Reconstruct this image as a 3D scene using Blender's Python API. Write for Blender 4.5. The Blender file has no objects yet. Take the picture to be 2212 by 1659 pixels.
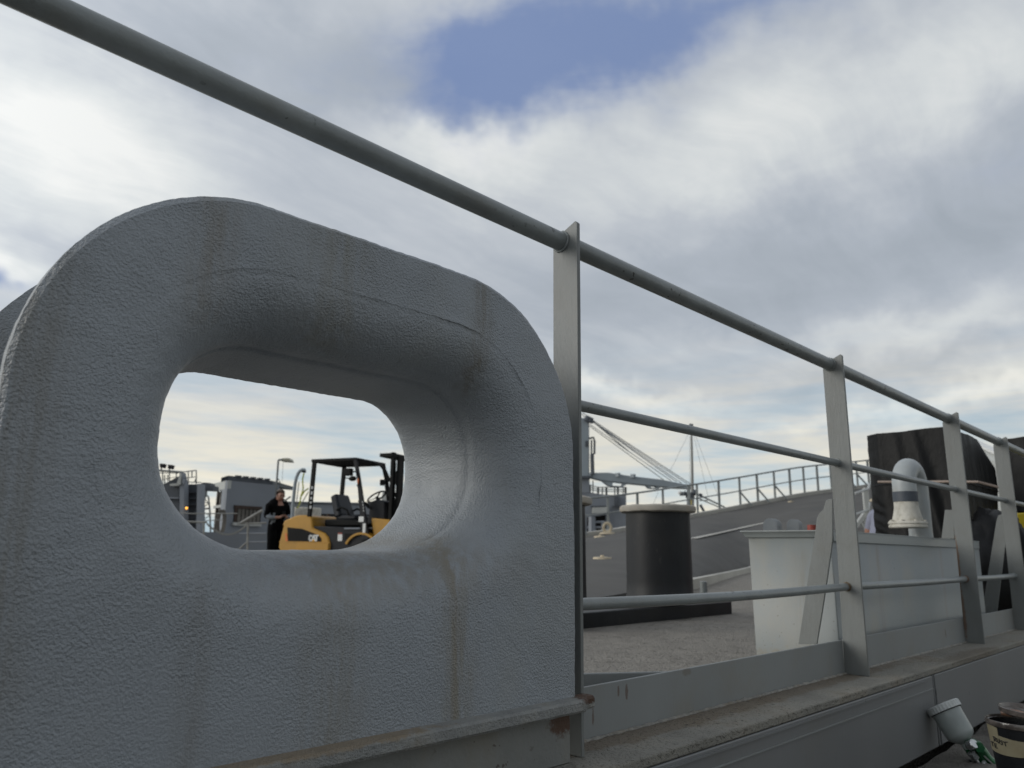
import bpy, bmesh, math, random
from mathutils import Vector, Matrix, noise
from mathutils.bvhtree import BVHTree
random.seed(7)
R_ = math.radians
SC = bpy.context.scene
COL = SC.collection

# ---------------------------------------------------------------- camera
f_, CX, CY = 1645.0, 1106.0, 829.5
PITCH, ROLL, AZ = R_(12.27), R_(.62), R_(45)
F0 = Vector((math.cos(AZ), math.sin(AZ), 0)); R0 = Vector((math.sin(AZ), -math.cos(AZ), 0)); Z = Vector((0, 0, 1))
CF = F0*math.cos(PITCH)+Z*math.sin(PITCH)
_u = -F0*math.sin(PITCH)+Z*math.cos(PITCH)
CR = R0*math.cos(ROLL)+_u*math.sin(ROLL)
CU = _u*math.cos(ROLL)-R0*math.sin(ROLL)
cam_d = bpy.data.cameras.new("camera")
cam = bpy.data.objects.new("camera", cam_d); COL.objects.link(cam)
cam.matrix_world = Matrix(((CR.x, CU.x, -CF.x, 0), (CR.y, CU.y, -CF.y, 0), (CR.z, CU.z, -CF.z, 0), (0, 0, 0, 1)))
cam_d.sensor_width = 36; cam_d.lens = 36*f_/2212
cam_d.clip_start = .02; cam_d.clip_end = 6000
cam_d.dof.use_dof = True; cam_d.dof.focus_distance = 1.45; cam_d.dof.aperture_fstop = 6.8
SC.camera = cam
SC.view_settings.view_transform = 'Standard'; SC.view_settings.look = 'None'
SC.view_settings.exposure = 0; SC.view_settings.gamma = 1

def ray(x, y): return CR*((x-CX)/f_)-CU*((y-CY)/f_)+CF
def PY(x, y, v): d = ray(x, y); return d*(v/d.y)
def PX(x, y, v): d = ray(x, y); return d*(v/d.x)
def PZ(x, y, v): d = ray(x, y); return d*(v/d.z)
def Q(x, y, D): d = ray(x, y); return d*(D/(d.dot(F0)))

# ---------------------------------------------------------------- node helpers
class NT:
    def __init__(s, tree): s.t = tree
    def n(s, typ, **kw):
        o = s.t.nodes.new(typ)
        for k, v in kw.items(): setattr(o, k, v)
        return o
    def set(s, sock, v):
        if isinstance(v, bpy.types.NodeSocket): s.t.links.new(v, sock)
        elif v is not None:
            if isinstance(v, (tuple, list)) and len(v) == 3 and sock.type == 'RGBA': v = (*v, 1)
            sock.default_value = v
    def math(s, op, a, b=None, c=None, clamp=False):
        o = s.n('ShaderNodeMath', operation=op, use_clamp=clamp)
        s.set(o.inputs[0], a)
        if b is not None: s.set(o.inputs[1], b)
        if c is not None: s.set(o.inputs[2], c)
        return o.outputs[0]
    def vm(s, op, a, b=None):
        o = s.n('ShaderNodeVectorMath', operation=op)
        s.set(o.inputs[0], a)
        if b is not None: s.set(o.inputs[1], b)
        return o.outputs['Value'] if op in ('DOT_PRODUCT', 'LENGTH') else o.outputs[0]
    def noise(s, vec, scale, detail=3, rough=.5, dist=0):
        o = s.n('ShaderNodeTexNoise'); s.set(o.inputs['Vector'], vec)
        o.inputs['Scale'].default_value = scale; o.inputs['Detail'].default_value = detail
        o.inputs['Roughness'].default_value = rough; o.inputs['Distortion'].default_value = dist
        return o.outputs
    def mix(s, fac, a, b, mode='MIX'):
        o = s.n('ShaderNodeMix', data_type='RGBA', blend_type=mode)
        s.set(o.inputs[0], fac); s.set(o.inputs[6], a); s.set(o.inputs[7], b)
        return o.outputs[2]
    def ramp(s, fac, stops, interp='LINEAR'):
        o = s.n('ShaderNodeValToRGB'); s.set(o.inputs[0], fac)
        cr = o.color_ramp; cr.interpolation = interp
        while len(cr.elements) < len(stops): cr.elements.new(.5)
        for e, (p, c) in zip(cr.elements, stops):
            e.position = p; e.color = (*c, 1) if len(c) == 3 else c
        return o.outputs[0]
    def smooth(s, v, a, b):
        o = s.n('ShaderNodeMapRange', interpolation_type='SMOOTHSTEP'); s.set(o.inputs[0], v)
        o.inputs[1].default_value = a; o.inputs[2].default_value = b
        return o.outputs[0]
    def mapping(s, vec, scale=(1, 1, 1), loc=(0, 0, 0), rot=(0, 0, 0)):
        o = s.n('ShaderNodeMapping'); s.set(o.inputs[0], vec)
        o.inputs['Scale'].default_value = scale; o.inputs['Location'].default_value = loc; o.inputs['Rotation'].default_value = rot
        return o.outputs[0]

# ---------------------------------------------------------------- world: nishita sky under a broken cloud deck
SUN_AZ, SUN_EL = R_(148), R_(20)       # azimuth from +X, the low sun is off to the left behind cloud
W = bpy.data.worlds.new("World"); SC.world = W; W.use_nodes = True
W.node_tree.nodes.clear(); w = NT(W.node_tree)
tc = w.n('ShaderNodeTexCoord'); D = w.vm('NORMALIZE', tc.outputs['Generated'])
sky = w.n('ShaderNodeTexSky', sky_type='NISHITA', sun_disc=False)
sky.sun_elevation = SUN_EL; sky.sun_rotation = R_(90)-SUN_AZ; sky.air_density = 1.2; sky.dust_density = 1.0
sep = w.n('ShaderNodeSeparateXYZ'); w.set(sep.inputs[0], D)
dz = sep.outputs[2]
# cloud-plane projection: streaks get thinner towards the horizon
den = w.math('ADD', w.math('MAXIMUM', dz, 0.0), 0.10)
comb = w.n('ShaderNodeCombineXYZ')
w.set(comb.inputs[0], w.math('DIVIDE', sep.outputs[0], den)); w.set(comb.inputs[1], w.math('DIVIDE', sep.outputs[1], den)); w.set(comb.inputs[2], dz)
pl = comb.outputs[0]
warp = w.noise(pl, .9, 3, .5)[1]
wv = w.vm('SUBTRACT', warp, (.5, .5, .5))
sc1 = w.n('ShaderNodeVectorMath', operation='SCALE'); w.set(sc1.inputs[0], wv); sc1.inputs[3].default_value = .8
plw = w.vm('ADD', pl, sc1.outputs[0])
nA = w.noise(w.mapping(plw, (1, 1, 1), (3.1, 1.7, 0)), .55, 5, .52)[0]
nB = w.noise(w.mapping(plw, (1.2, 2.6, 1), (.3, 5.2, 2), (0, 0, R_(35))), 1.0, 6, .55)[0]
nC = w.noise(w.mapping(pl, (1, 1, 1), (9, 4, 1)), 3.2, 5, .6, .6)[0]
nF = w.noise(w.mapping(D, (1, 1, 3.5), (2, 4, 1)), 5.5, 6, .6, .4)[0]
# warped direction for the named cloud masses
wd = w.vm('SUBTRACT', w.noise(D, 3.5, 5, .6)[1], (.5, .5, .5))
sc2 = w.n('ShaderNodeVectorMath', operation='SCALE'); w.set(sc2.inputs[0], wd); sc2.inputs[3].default_value = .26
Dw = w.vm('NORMALIZE', w.vm('ADD', D, sc2.outputs[0]))
def blob(x, y, sx, sy, ang=0, vec=None):
    d = ray(x, y).normalized()
    r = CR*math.cos(R_(ang))+CU*math.sin(R_(ang)); r = (r-d*r.dot(d)).normalized(); u = r.cross(d).normalized()
    a = w.math('MULTIPLY', w.vm('DOT_PRODUCT', vec or Dw, tuple(r)), f_/sx)
    b = w.math('MULTIPLY', w.vm('DOT_PRODUCT', vec or Dw, tuple(u)), f_/sy)
    e = w.math('EXPONENT', w.math('MULTIPLY', w.math('ADD', w.math('MULTIPLY', a, a), w.math('MULTIPLY', b, b)), -1.0))
    return w.math('MULTIPLY', e, w.math('GREATER_THAN', w.vm('DOT_PRODUCT', D, tuple(d)), 0.0))
t = w.math('MULTIPLY_ADD', nA, .62, .15)
t = w.math('MULTIPLY_ADD', w.math('SUBTRACT', nB, .5), .62, t)
t = w.math('MULTIPLY_ADD', w.math('SUBTRACT', nC, .5), .30, t)
t = w.math('MULTIPLY_ADD', w.math('SUBTRACT', nF, .5), .30, t)
nS = w.noise(w.mapping(plw, (.8, 5.5, 1), (3.3, 1.2, 7), (0, 0, R_(62))), .9, 6, .6, .3)[0]
t = w.math('MULTIPLY_ADD', w.math('SUBTRACT', nS, .5), .62, t)
for (x, y, sx, sy, ang, k) in ((60, 300, 330, 230, -10, .42), (800, 190, 230, 170, 0, -.26), (520, 60, 260, 60, -12, -.16), (330, 560, 260, 60, -8, -.20), (30, 570, 110, 40, -30, .3), (300, 260, 260, 120, 0, .12), (1920, 180, 560, 115, 14, .46), (1450, 250, 300, 60, 10, -.12), (1000, 320, 210, 60, 0, .5),
                               (1550, 400, 300, 60, 10, .2), (2150, 480, 260, 90, 6, -.2), (1500, 560, 500, 60, 8, -.08), (560, 120, 330, 90, -20, -.18),
                               (1330, 830, 260, 26, 4, .45), (2050, 880, 350, 24, 3, .5), (1950, 700, 400, 40, 3, .2), (2000, 780, 500, 26, 2, -.25),
                               (2190, 260, 160, 90, 10, -.3), (1950, 520, 420, 60, 5, -.2), (1650, 640, 480, 46, 3, -.14), (830, 220, 160, 90, 0, -.12), (40, 620, 70, 25, -30, .25)):
    t = w.math('MULTIPLY_ADD', blob(x, y, sx, sy, ang), k, t)
cl = w.ramp(t, [(.0, (.37, .41, .46)), (.28, (.43, .47, .525)), (.52, (.52, .555, .60)), (.78, (.67, .70, .71)), (1, (.82, .83, .815))])
# blue gap
bl = w.math('ADD', w.math('MULTIPLY', blob(1230, 90, 390, 140, 10), .95), w.math('MULTIPLY', blob(1060, 190, 120, 100, 0), .5))
bl = w.math('ADD', bl, w.math('MULTIPLY', blob(1560, 20, 300, 60, 8), .32))
bl = w.math('ADD', bl, w.math('MULTIPLY', blob(2240, 330, 130, 120, 0), .30))
bl = w.math('ADD', bl, w.math('MULTIPLY', blob(10, 640, 60, 26, -20), .8))
bl = w.math('MULTIPLY_ADD', w.math('SUBTRACT', nC, .5), .35, bl)
bl = w.math('MULTIPLY_ADD', w.math('SUBTRACT', nF, .5), .8, bl)
bl = w.math('MULTIPLY_ADD', w.math('SUBTRACT', nS, .5), .5, bl)
cl = w.mix(w.math('MULTIPLY', w.smooth(bl, .12, 1.05), .92), cl, (.175, .25, .455))
# horizon: pale cream streaks with washed blue gaps
hf = w.smooth(dz, .30, .04)
hs = w.noise(w.mapping(plw, (1, 1, 1), (4, 8, 0), (0, 0, R_(-45))), .42, 6, .55)[0]
hn = w.noise(w.mapping(D, (1.0, 1.0, 9), (1, 3, 2)), 3.2, 6, .6, .3)[0]
hh = w.math('ADD', w.math('MULTIPLY', hs, .35), w.math('MULTIPLY', hn, .65))
hcol = w.ramp(hh, [(.40, (.44, .58, .66)), (.46, (.60, .68, .70)), (.51, (.76, .76, .70)), (.57, (.92, .86, .70))])
cl = w.mix(w.math('MULTIPLY', hf, .85), cl, hcol)
# below the horizon, sea colour
cl = w.mix(w.smooth(dz, .005, -.03), cl, (.12, .14, .15))
# the cloud is thinner and brighter towards the hidden sun, heavier away from it
sd = Vector((math.cos(SUN_AZ)*math.cos(SUN_EL), math.sin(SUN_AZ)*math.cos(SUN_EL), math.sin(SUN_EL)))
sg = w.math('EXPONENT', w.math('MULTIPLY', w.math('SUBTRACT', w.vm('DOT_PRODUCT', D, tuple(sd)), 1.0), 4.0))
back = w.smooth(w.vm('DOT_PRODUCT', D, (math.cos(R_(205)), math.sin(R_(205)), -.1)), .0, .75)
gain = w.math('MULTIPLY_ADD', sg, 1.5, w.math('MULTIPLY_ADD', back, -.45, 1.0))
nish = w.n('ShaderNodeVectorMath', operation='SCALE'); w.set(nish.inputs[0], sky.outputs[0]); nish.inputs[3].default_value = 1.0
cl10 = w.n('ShaderNodeVectorMath', operation='SCALE'); w.set(cl10.inputs[0], cl); w.set(cl10.inputs[3], w.math('MULTIPLY', gain, 10.0))
mixs = w.mix(.94, nish.outputs[0], cl10.outputs[0])
bg = w.n('ShaderNodeBackground'); w.set(bg.inputs[0], mixs); bg.inputs[1].default_value = .10
wo = w.n('ShaderNodeOutputWorld'); w.t.links.new(bg.outputs[0], wo.inputs[0])

sun_d = bpy.data.lights.new("sun", 'SUN'); sun_d.energy = 1.05; sun_d.angle = R_(30); sun_d.color = (1, .95, .86)
sun = bpy.data.objects.new("sun", sun_d); COL.objects.link(sun)
sun.rotation_euler = (-sd).to_track_quat('-Z', 'Y').to_euler()

# ---------------------------------------------------------------- materials
def mat(name, col, rough=.5, metal=0, var=.12, vscale=3.0, bump=.25, bscale=40, bdist=.004, fine=0, streaks=(), blots=(), spots=None,
        dirt=None, stretch=(1, 1, 1), spec=.5, emit=0, grit=None, patch=False, bdet=4):
    m = bpy.data.materials.new(name); m.use_nodes = True; m.node_tree.nodes.clear(); k = NT(m.node_tree)
    tcn = k.n('ShaderNodeTexCoord'); P = tcn.outputs['Object']
    Ps = k.mapping(P, stretch)
    b = k.n('ShaderNodeBsdfPrincipled'); out = k.n('ShaderNodeOutputMaterial'); k.t.links.new(b.outputs[0], out.inputs[0])
    n1 = k.noise(Ps, vscale, 4, .6)[0]
    c = k.mix(k.smooth(n1, .3, .7), tuple(x*(1-var) for x in col), tuple(min(1, x*(1+var)) for x in col))
    sp = k.n('ShaderNodeSeparateXYZ'); k.set(sp.inputs[0], P); X, Yy, Zz = sp.outputs
    if dirt:     # (colour, amount, scale)
        nd = k.noise(k.mapping(P, (1, 1, dirt[3] if len(dirt) > 3 else 1)), dirt[2], 6, .65)[0]
        c = k.mix(k.math('MULTIPLY', k.smooth(nd, .45, .75), dirt[1]), c, dirt[0])
    axes = {'x': X, 'y': Yy, 'z': Zz}
    for s in streaks:   # run marks down a face: axis, centre, width, z0, z1, colour, amount
        ax, x0, wd_, z0, z1, cc, am = s
        wob = k.math('MULTIPLY', k.math('SUBTRACT', k.noise(k.mapping(P, (6, 6, 9)), 1, 2)[0], .5), wd_*1.2)
        a = k.math('DIVIDE', k.math('ADD', k.math('SUBTRACT', axes[ax], x0), wob), wd_)
        g = k.math('EXPONENT', k.math('MULTIPLY', k.math('MULTIPLY', a, a), -1.0))
        fz = k.math('MULTIPLY', k.smooth(Zz, z0-.04, z0+.04), k.smooth(Zz, z1+.03, z1-.03))
        ns = k.smooth(k.noise(k.mapping(P, (60, 60, 7)), 1, 4, .6)[0], .25, .65)
        if ax == 'x' and z1 > .44 and z0 > .2: ns = k.math('MULTIPLY', ns, k.smooth(Yy, .085, .03))
        c = k.mix(k.math('MULTIPLY', k.math('MULTIPLY', g, fz), k.math('MULTIPLY', ns, am)), c, cc)
    for s in blots:     # (centre, radii, colour, amount)
        q = k.vm('DIVIDE', k.vm('SUBTRACT', P, s[0]), s[1])
        l = k.vm('LENGTH', q)
        l = k.math('ADD', l, k.math('MULTIPLY', k.math('SUBTRACT', k.noise(P, s[4] if len(s) > 4 else 40, 5, .7)[0], .5), 1.8))
        c = k.mix(k.math('MULTIPLY', k.smooth(l, 1.05, .6), s[3]), c, s[2])
    if spots:    # (scale, threshold, colour, amount) small chips and pits
        nsn = k.noise(Ps, spots[0], 2, .5)[0]
        big = k.smooth(k.noise(P, 5, 3)[0], .42, .62)
        c = k.mix(k.math('MULTIPLY', k.math('MULTIPLY', k.smooth(nsn, spots[1], spots[1]+.04), big), spots[3]), c, spots[2])
    k.set(b.inputs['Base Color'], c)
    r_ = k.math('MULTIPLY_ADD', k.math('SUBTRACT', n1, .5), .3, rough)
    k.set(b.inputs['Roughness'], r_); b.inputs['Metallic'].default_value = metal
    b.inputs['Specular IOR Level'].default_value = spec
    if emit: k.set(b.inputs['Emission Color'], tuple(col)); b.inputs['Emission Strength'].default_value = emit
    if bump:
        h = k.noise(Ps, bscale, bdet, .6)[0]
        if fine: h = k.math('MULTIPLY_ADD', k.noise(Ps, fine, 3 if bdet > 2 else 1, .6)[0], .6 if bdet > 2 else .32, h)
        if grit: h = k.math('MULTIPLY_ADD', k.smooth(k.noise(Ps, grit, 2, .5)[0], .5, .72), .9, h)
        bp = k.n('ShaderNodeBump'); bp.inputs['Strength'].default_value = bump; bp.inputs['Distance'].default_value = bdist
        k.set(bp.inputs['Height'], h); k.set(b.inputs['Normal'], bp.outputs[0])
        if patch: k.set(bp.inputs['Strength'], k.math('MULTIPLY_ADD', k.smooth(k.noise(P, 4.2, 4, .6)[0], .32, .68), bump*.7, bump*.35))
    return m

RUST = (.085, .04, .02); RUSTY = (.23, .13, .06); GRIME = (.12, .105, .085)
CO = Vector((.685, 1.0, -.39))      # root of the fairlead, its streaks are given in its own coordinates
M = {}
M['cast'] = mat('cast_haze_paint', (.288, .312, .336), .43, var=.08, vscale=2.2, bump=.95, bscale=255, bdist=.0042, fine=560, spec=.55, patch=True, bdet=1.2,
    dirt=((.275, .285, .275), .75, 2.6, .35),
    streaks=[('x', .875-CO.x, .010, -.30-CO.z, .0-CO.z, (.20, .155, .095), .7), ('x', .88-CO.x, .035, -.30-CO.z, .03-CO.z, (.22, .205, .165), .65),
             ('x', .645-CO.x, .05, -.32-CO.z, -.03-CO.z, (.225, .215, .185), .6), ('x', .617-CO.x, .055, .2-CO.z, .52-CO.z, (.225, .22, .19), .65),
             ('x', .92-CO.x, .020, .22-CO.z, .50-CO.z, (.17, .155, .125), .8), ('x', .41-CO.x, .030, .30-CO.z, .50-CO.z, (.22, .20, .165), .6),
             ('x', .21-CO.x, .035, -.2-CO.z, .36-CO.z, (.19, .185, .165), .7), ('x', .75-CO.x, .22, -.07-CO.z, .01-CO.z, (.22, .20, .16), .6), ('x', .44-CO.x, .02, -.35-CO.z, -.05-CO.z, (.17,.16,.14), .35)],
    spots=(330, .66, (.10, .10, .10), .5))
M['flange'] = mat('fairlead_flange_paint', (.31, .315, .305), .6, var=.2, vscale=9, bump=1.0, bscale=160, bdist=.006, fine=420, spec=.3,
    dirt=((.24, .21, .16), .8, 9), blots=[((1.205-CO.x, -.02, -.275-CO.z), (.045, .06, .010), RUST, .95, 110), ((.62-CO.x, -.02, -.268-CO.z), (.30, .06, .012), (.26, .18, .09), .6, 30)])
M['support'] = mat('support_plate_paint', (.20, .205, .195), .6, var=.12, vscale=6, bump=.5, bscale=120, bdist=.003,
    dirt=((.20, .17, .12), .6, 6, .4), blots=[((1.15-CO.x, .01, -.315-CO.z), (.035, .05, .03), RUST, .95, 70)], spots=(60, .68, (.05, .03, .02), .7))
M['rail'] = mat('rail_paint', (.22, .24, .24), .36, var=.14, vscale=7, bump=.5, bscale=60, bdist=.0016, fine=190, spots=(62, .655, (.03, .028, .025), .9), dirt=((.185, .187, .17), .6, 9),
    blots=[((1.443, .013, .278), (.022, .03, .03), (.12, .075, .03), .85, 60), ((2.80, .013, .275), (.03, .03, .04), (.15, .07, .03), .8, 60)])
M['rail_lt'] = mat('far_rail_paint', (.25, .265, .26), .5, bump=0)
M['post'] = mat('post_paint', (.168, .178, .173), .45, var=.10, vscale=5, bump=.5, bscale=26, bdist=.0025, fine=150, stretch=(1.8, 1.8, .35), dirt=((.145, .143, .128), .5, 9))
M['post_rust'] = mat('rust_streaked_post_paint', (.168, .178, .173), .5, var=.08, vscale=5, bump=.4, bscale=26, bdist=.0025, fine=150, stretch=(1.8, 1.8, .35), dirt=((.145, .143, .128), .5, 9),
    blots=[((2.805, .038, .36), (.06, .011, .14), (.15, .075, .03), .85, 30), ((2.805, .036, .12), (.06, .009, .13), (.13, .07, .035), .75, 35)])
M['toe'] = mat('toe_plate_paint', (.235, .247, .244), .5, var=.06, vscale=3, bump=.25, bscale=90, bdist=.002, dirt=((.23, .215, .18), .5, 5),
    spots=(26, .70, (.10, .05, .03), .8), stretch=(1, 1, .45), blots=[((.72, .16, .355), (.022, .03, .012), (.15, .12, .09), .5, 60), ((.47, .16, .335), (.006, .03, .022), (.1, .05, .03), .7, 90), ((.35, .16, .30), (.004, .03, .02), (.1, .05, .03), .7, 90), ((.44, .16, .34), (.004, .03, .016), (.1, .05, .03), .7, 90)])
M['weld'] = mat('weld_bead_paint', (.27, .26, .235), .6, var=.3, vscale=40, bump=1, bscale=150, bdist=.005, dirt=((.22, .17, .11), .7, 12))
M['ledge'] = mat('gritty_ledge_paint', (.28, .268, .232), .8, var=.22, vscale=5, bump=1, bscale=160, bdist=.006, fine=380,
    dirt=((.185, .15, .105), .8, 5), spots=(75, .62, (.06, .052, .042), .75), grit=90,
    blots=[((.9, .13, .255), (1.6, .05, .03), (.17, .125, .08), .6, 14), ((2.6, .02, .255), (.4, .06, .03), (.15, .12, .085), .6, 12)])
M['side'] = mat('edge_side_paint', (.168, .172, .173), .5, var=.06, vscale=2, bump=.2, bscale=60, bdist=.002, dirt=((.16, .155, .14), .4, 3), spots=(38, .71, (.03, .03, .03), .9), stretch=(1, 1, .3))
M['deck'] = mat('deck_grit_paint', (.275, .255, .225), .9, var=.10, vscale=9, bump=1, bscale=90, bdist=.009, fine=220, dirt=((.225, .21, .185), .6, 7), spots=(55, .60, (.09, .082, .07), .9), spec=.25, grit=70)
M['ramp'] = mat('ramp_nonskid', (.074, .070, .063), .85, var=.2, vscale=.6, bump=.5, bscale=30, bdist=.006, dirt=((.10, .096, .09), .7, .9))
M['white_line'] = mat('worn_white_line', (.50, .48, .43), .7, var=.15, vscale=2, bump=0, dirt=((.2, .19, .18), .75, 5))
M['edge_white'] = mat('pale_kerb_paint', (.47, .45, .40), .7, var=.12, vscale=1, bump=.2, dirt=((.33, .32, .29), .6, 2))
M['bollard'] = mat('bollard_black_paint', (.014, .015, .017), .5, var=.35, vscale=5, bump=.35, bscale=22, bdist=.003, stretch=(1, 1, .5), spots=(40, .66, (.05, .045, .04), .5), dirt=((.022, .021, .019), .7, 4), spec=.35)
M['bollard_cap'] = mat('bollard_cap_worn', (.36, .335, .29), .75, var=.18, vscale=9, bump=.6, bscale=50, bdist=.004, dirt=((.25, .18, .10), .6, 9))
M['bin_light'] = mat('locker_paint', (.24, .262, .262), .45, var=.05, vscale=2, bump=.12, bscale=60, bdist=.002, dirt=((.33, .30, .24), .5, 4, .5), blots=[((0, .1, .02), (.2, .3, .06), (.26, .22, .15), .6, 15)], spots=(95, .68, (.12, .10, .08), .6), streaks=[('x', .5, .02, .0, .44, (.20,.16,.11), .5), ('x', 1.3, .015, .1, .44, (.2,.15,.1), .5), ('y', .12, .03, .0, .42, (.22,.2,.16), .5)])
M['bin_rim'] = mat('locker_rim_paint', (.27, .295, .295), .4, var=.06, vscale=4, bump=.1)
M['vent'] = mat('vent_pale_paint', (.34, .365, .37), .4, var=.08, vscale=4, bump=.12, dirt=((.36, .33, .27), .5, 6))
M['vent_dark'] = mat('vent_dark_band', (.05, .06, .075), .5)
M['vent_cream'] = mat('vent_cream_paint', (.52, .50, .44), .6, var=.12, vscale=12, bump=.3, dirt=((.22, .19, .13), .7, 18))
M['tarp'] = mat('black_tarpaulin', (.003, .0032, .0036), .5, var=.35, vscale=3, bump=.5, bscale=7, bdist=.012, fine=22, spec=.20, dirt=((.006, .0055, .005), .6, 2), stretch=(1, 1, .45))
M['strap'] = mat('tan_strap', (.30, .24, .20), .7)
M['yellow_bin'] = mat('yellow_plastic', (.62, .46, .02), .45, var=.08, bump=.1)
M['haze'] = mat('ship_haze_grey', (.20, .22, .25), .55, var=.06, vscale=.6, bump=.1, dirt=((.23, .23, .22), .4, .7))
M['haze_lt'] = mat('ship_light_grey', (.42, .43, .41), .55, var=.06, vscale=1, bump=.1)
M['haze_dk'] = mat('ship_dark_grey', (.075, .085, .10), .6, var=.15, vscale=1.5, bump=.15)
M['crane'] = mat('crane_blue_grey', (.27, .31, .34), .5, var=.06, vscale=.5, bump=0)
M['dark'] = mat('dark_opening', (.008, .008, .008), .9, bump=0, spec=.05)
M['brown'] = mat('rusty_brown_frame', (.045, .026, .019), .7, var=.3, vscale=4, bump=0)
M['slat'] = mat('weathered_slats', (.13, .12, .105), .7, var=.3, vscale=2, bump=0)
M['cream'] = mat('cream_fitting', (.52, .44, .31), .6, var=.15, vscale=6, bump=.1)
M['cable'] = mat('wire_rope_grey', (.16, .17, .17), .5, bump=0)
M['cable_lt'] = mat('pale_chain', (.24, .24, .225), .55, var=.2, vscale=8, bump=.2)
M['lamp_cream'] = mat('lamp_housing', (.38, .36, .28), .5, bump=0)
M['lamp_lit'] = mat('lit_amber_lamp', (1.0, .42, .06), .5, bump=0, emit=2.0)
M['lime'] = mat('lime_webbing', (.42, .46, .08), .6, var=.2, bump=0)
M['red'] = mat('red_paint', (.26, .045, .03), .5, bump=0)
M['fk_yellow'] = mat('forklift_yellow', (.44, .225, .018), .42, var=.06, vscale=2, bump=.05, dirt=((.26, .15, .04), .4, 3))
M['fk_black'] = mat('forklift_black', (.006, .0065, .0065), .6, var=.2, bump=.05, spec=.15)
M['fk_dark'] = mat('forklift_dark_plastic', (.016, .017, .020), .6, var=.2, vscale=4, bump=.1, spec=.25)
M['fk_seat'] = mat('seat_vinyl', (.018, .021, .027), .5, var=.15, vscale=5, bump=.15, spec=.35)
M['decal'] = mat('white_decal', (.72, .72, .70), .5, bump=0, var=.03)
M['decal_grey'] = mat('grey_decal', (.42, .43, .43), .5, bump=0, var=.05)
M['orange'] = mat('orange_lens', (.65, .16, .03), .35, bump=0)
M['decal_yellow'] = mat('yellow_decal', (.72, .36, .02), .5, bump=0)
M['tyre'] = mat('tyre_rubber', (.02, .02, .02), .8, bump=.4, bscale=50)
M['steel'] = mat('bright_steel', (.55, .56, .56), .28, metal=.9, var=.06, bump=.05)
M['green'] = mat('green_anodised', (.008, .085, .028), .25, metal=.35, var=.12, vscale=20, bump=.05, spec=.7)
M['cup_grey'] = mat('translucent_grey_cup', (.30, .33, .32), .35, var=.12, vscale=9, bump=.08, spec=.5)
M['cup_cap'] = mat('pale_cap_plastic', (.44, .46, .45), .5, var=.12, vscale=30, bump=.2)
M['tub'] = mat('black_paint_tub', (.012, .013, .015), .25, var=.3, bump=.15, bscale=30, spec=.6)
M['tub_rim'] = mat('smeared_clear_rim', (.10, .085, .075), .2, var=.5, vscale=25, bump=.4, bscale=50, spec=.8)
M['tape'] = mat('masking_tape', (.27, .24, .155), .65, var=.10, vscale=14, bump=.3, bscale=30, bdist=.003, dirt=((.22, .17, .09), .5, 22))
M['ink'] = mat('black_ink', (.01, .01, .01), .6, bump=0)
M['stick'] = mat('paint_stained_wood', (.17, .095, .06), .5, var=.3, vscale=20, bump=.3)
M['cloth'] = mat('drop_cloth', (.16, .148, .128), .9, var=.3, vscale=5, bump=1, bscale=20, bdist=.02, fine=160, dirt=((.08, .073, .065), .7, 7))
M['concrete'] = mat('quay_concrete', (.10, .095, .085), .9, var=.25, vscale=2, bump=.8, bscale=40, bdist=.01, dirt=((.05, .047, .04), .7, 3))
M['water'] = mat('harbour_water', (.035, .05, .055), .12, bump=.6, bscale=.8, bdist=.2, var=.1, vscale=.02)
M['skin'] = mat('skin', (.29, .15, .105), .5, var=.08, vscale=15, bump=.1)
M['hair'] = mat('brown_hair', (.07, .045, .03), .7, var=.2, vscale=60, bump=.5)
M['black_cloth'] = mat('black_coverall_cloth', (.004, .004, .0045), .95, var=.3, vscale=8, bump=.4, bscale=14, bdist=.02, spec=.05)
M['grey_cloth'] = mat('grey_sleeve_cloth', (.13, .145, .16), .85, var=.15, bump=.4)
M['lilac_cloth'] = mat('lilac_grey_shirt_cloth', (.24, .25, .32), .85, var=.15, bump=.4, bscale=14, bdist=.02)
M['hose'] = mat('ribbed_grey_hose', (.31, .33, .345), .6, var=.1, bump=.1)

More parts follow.
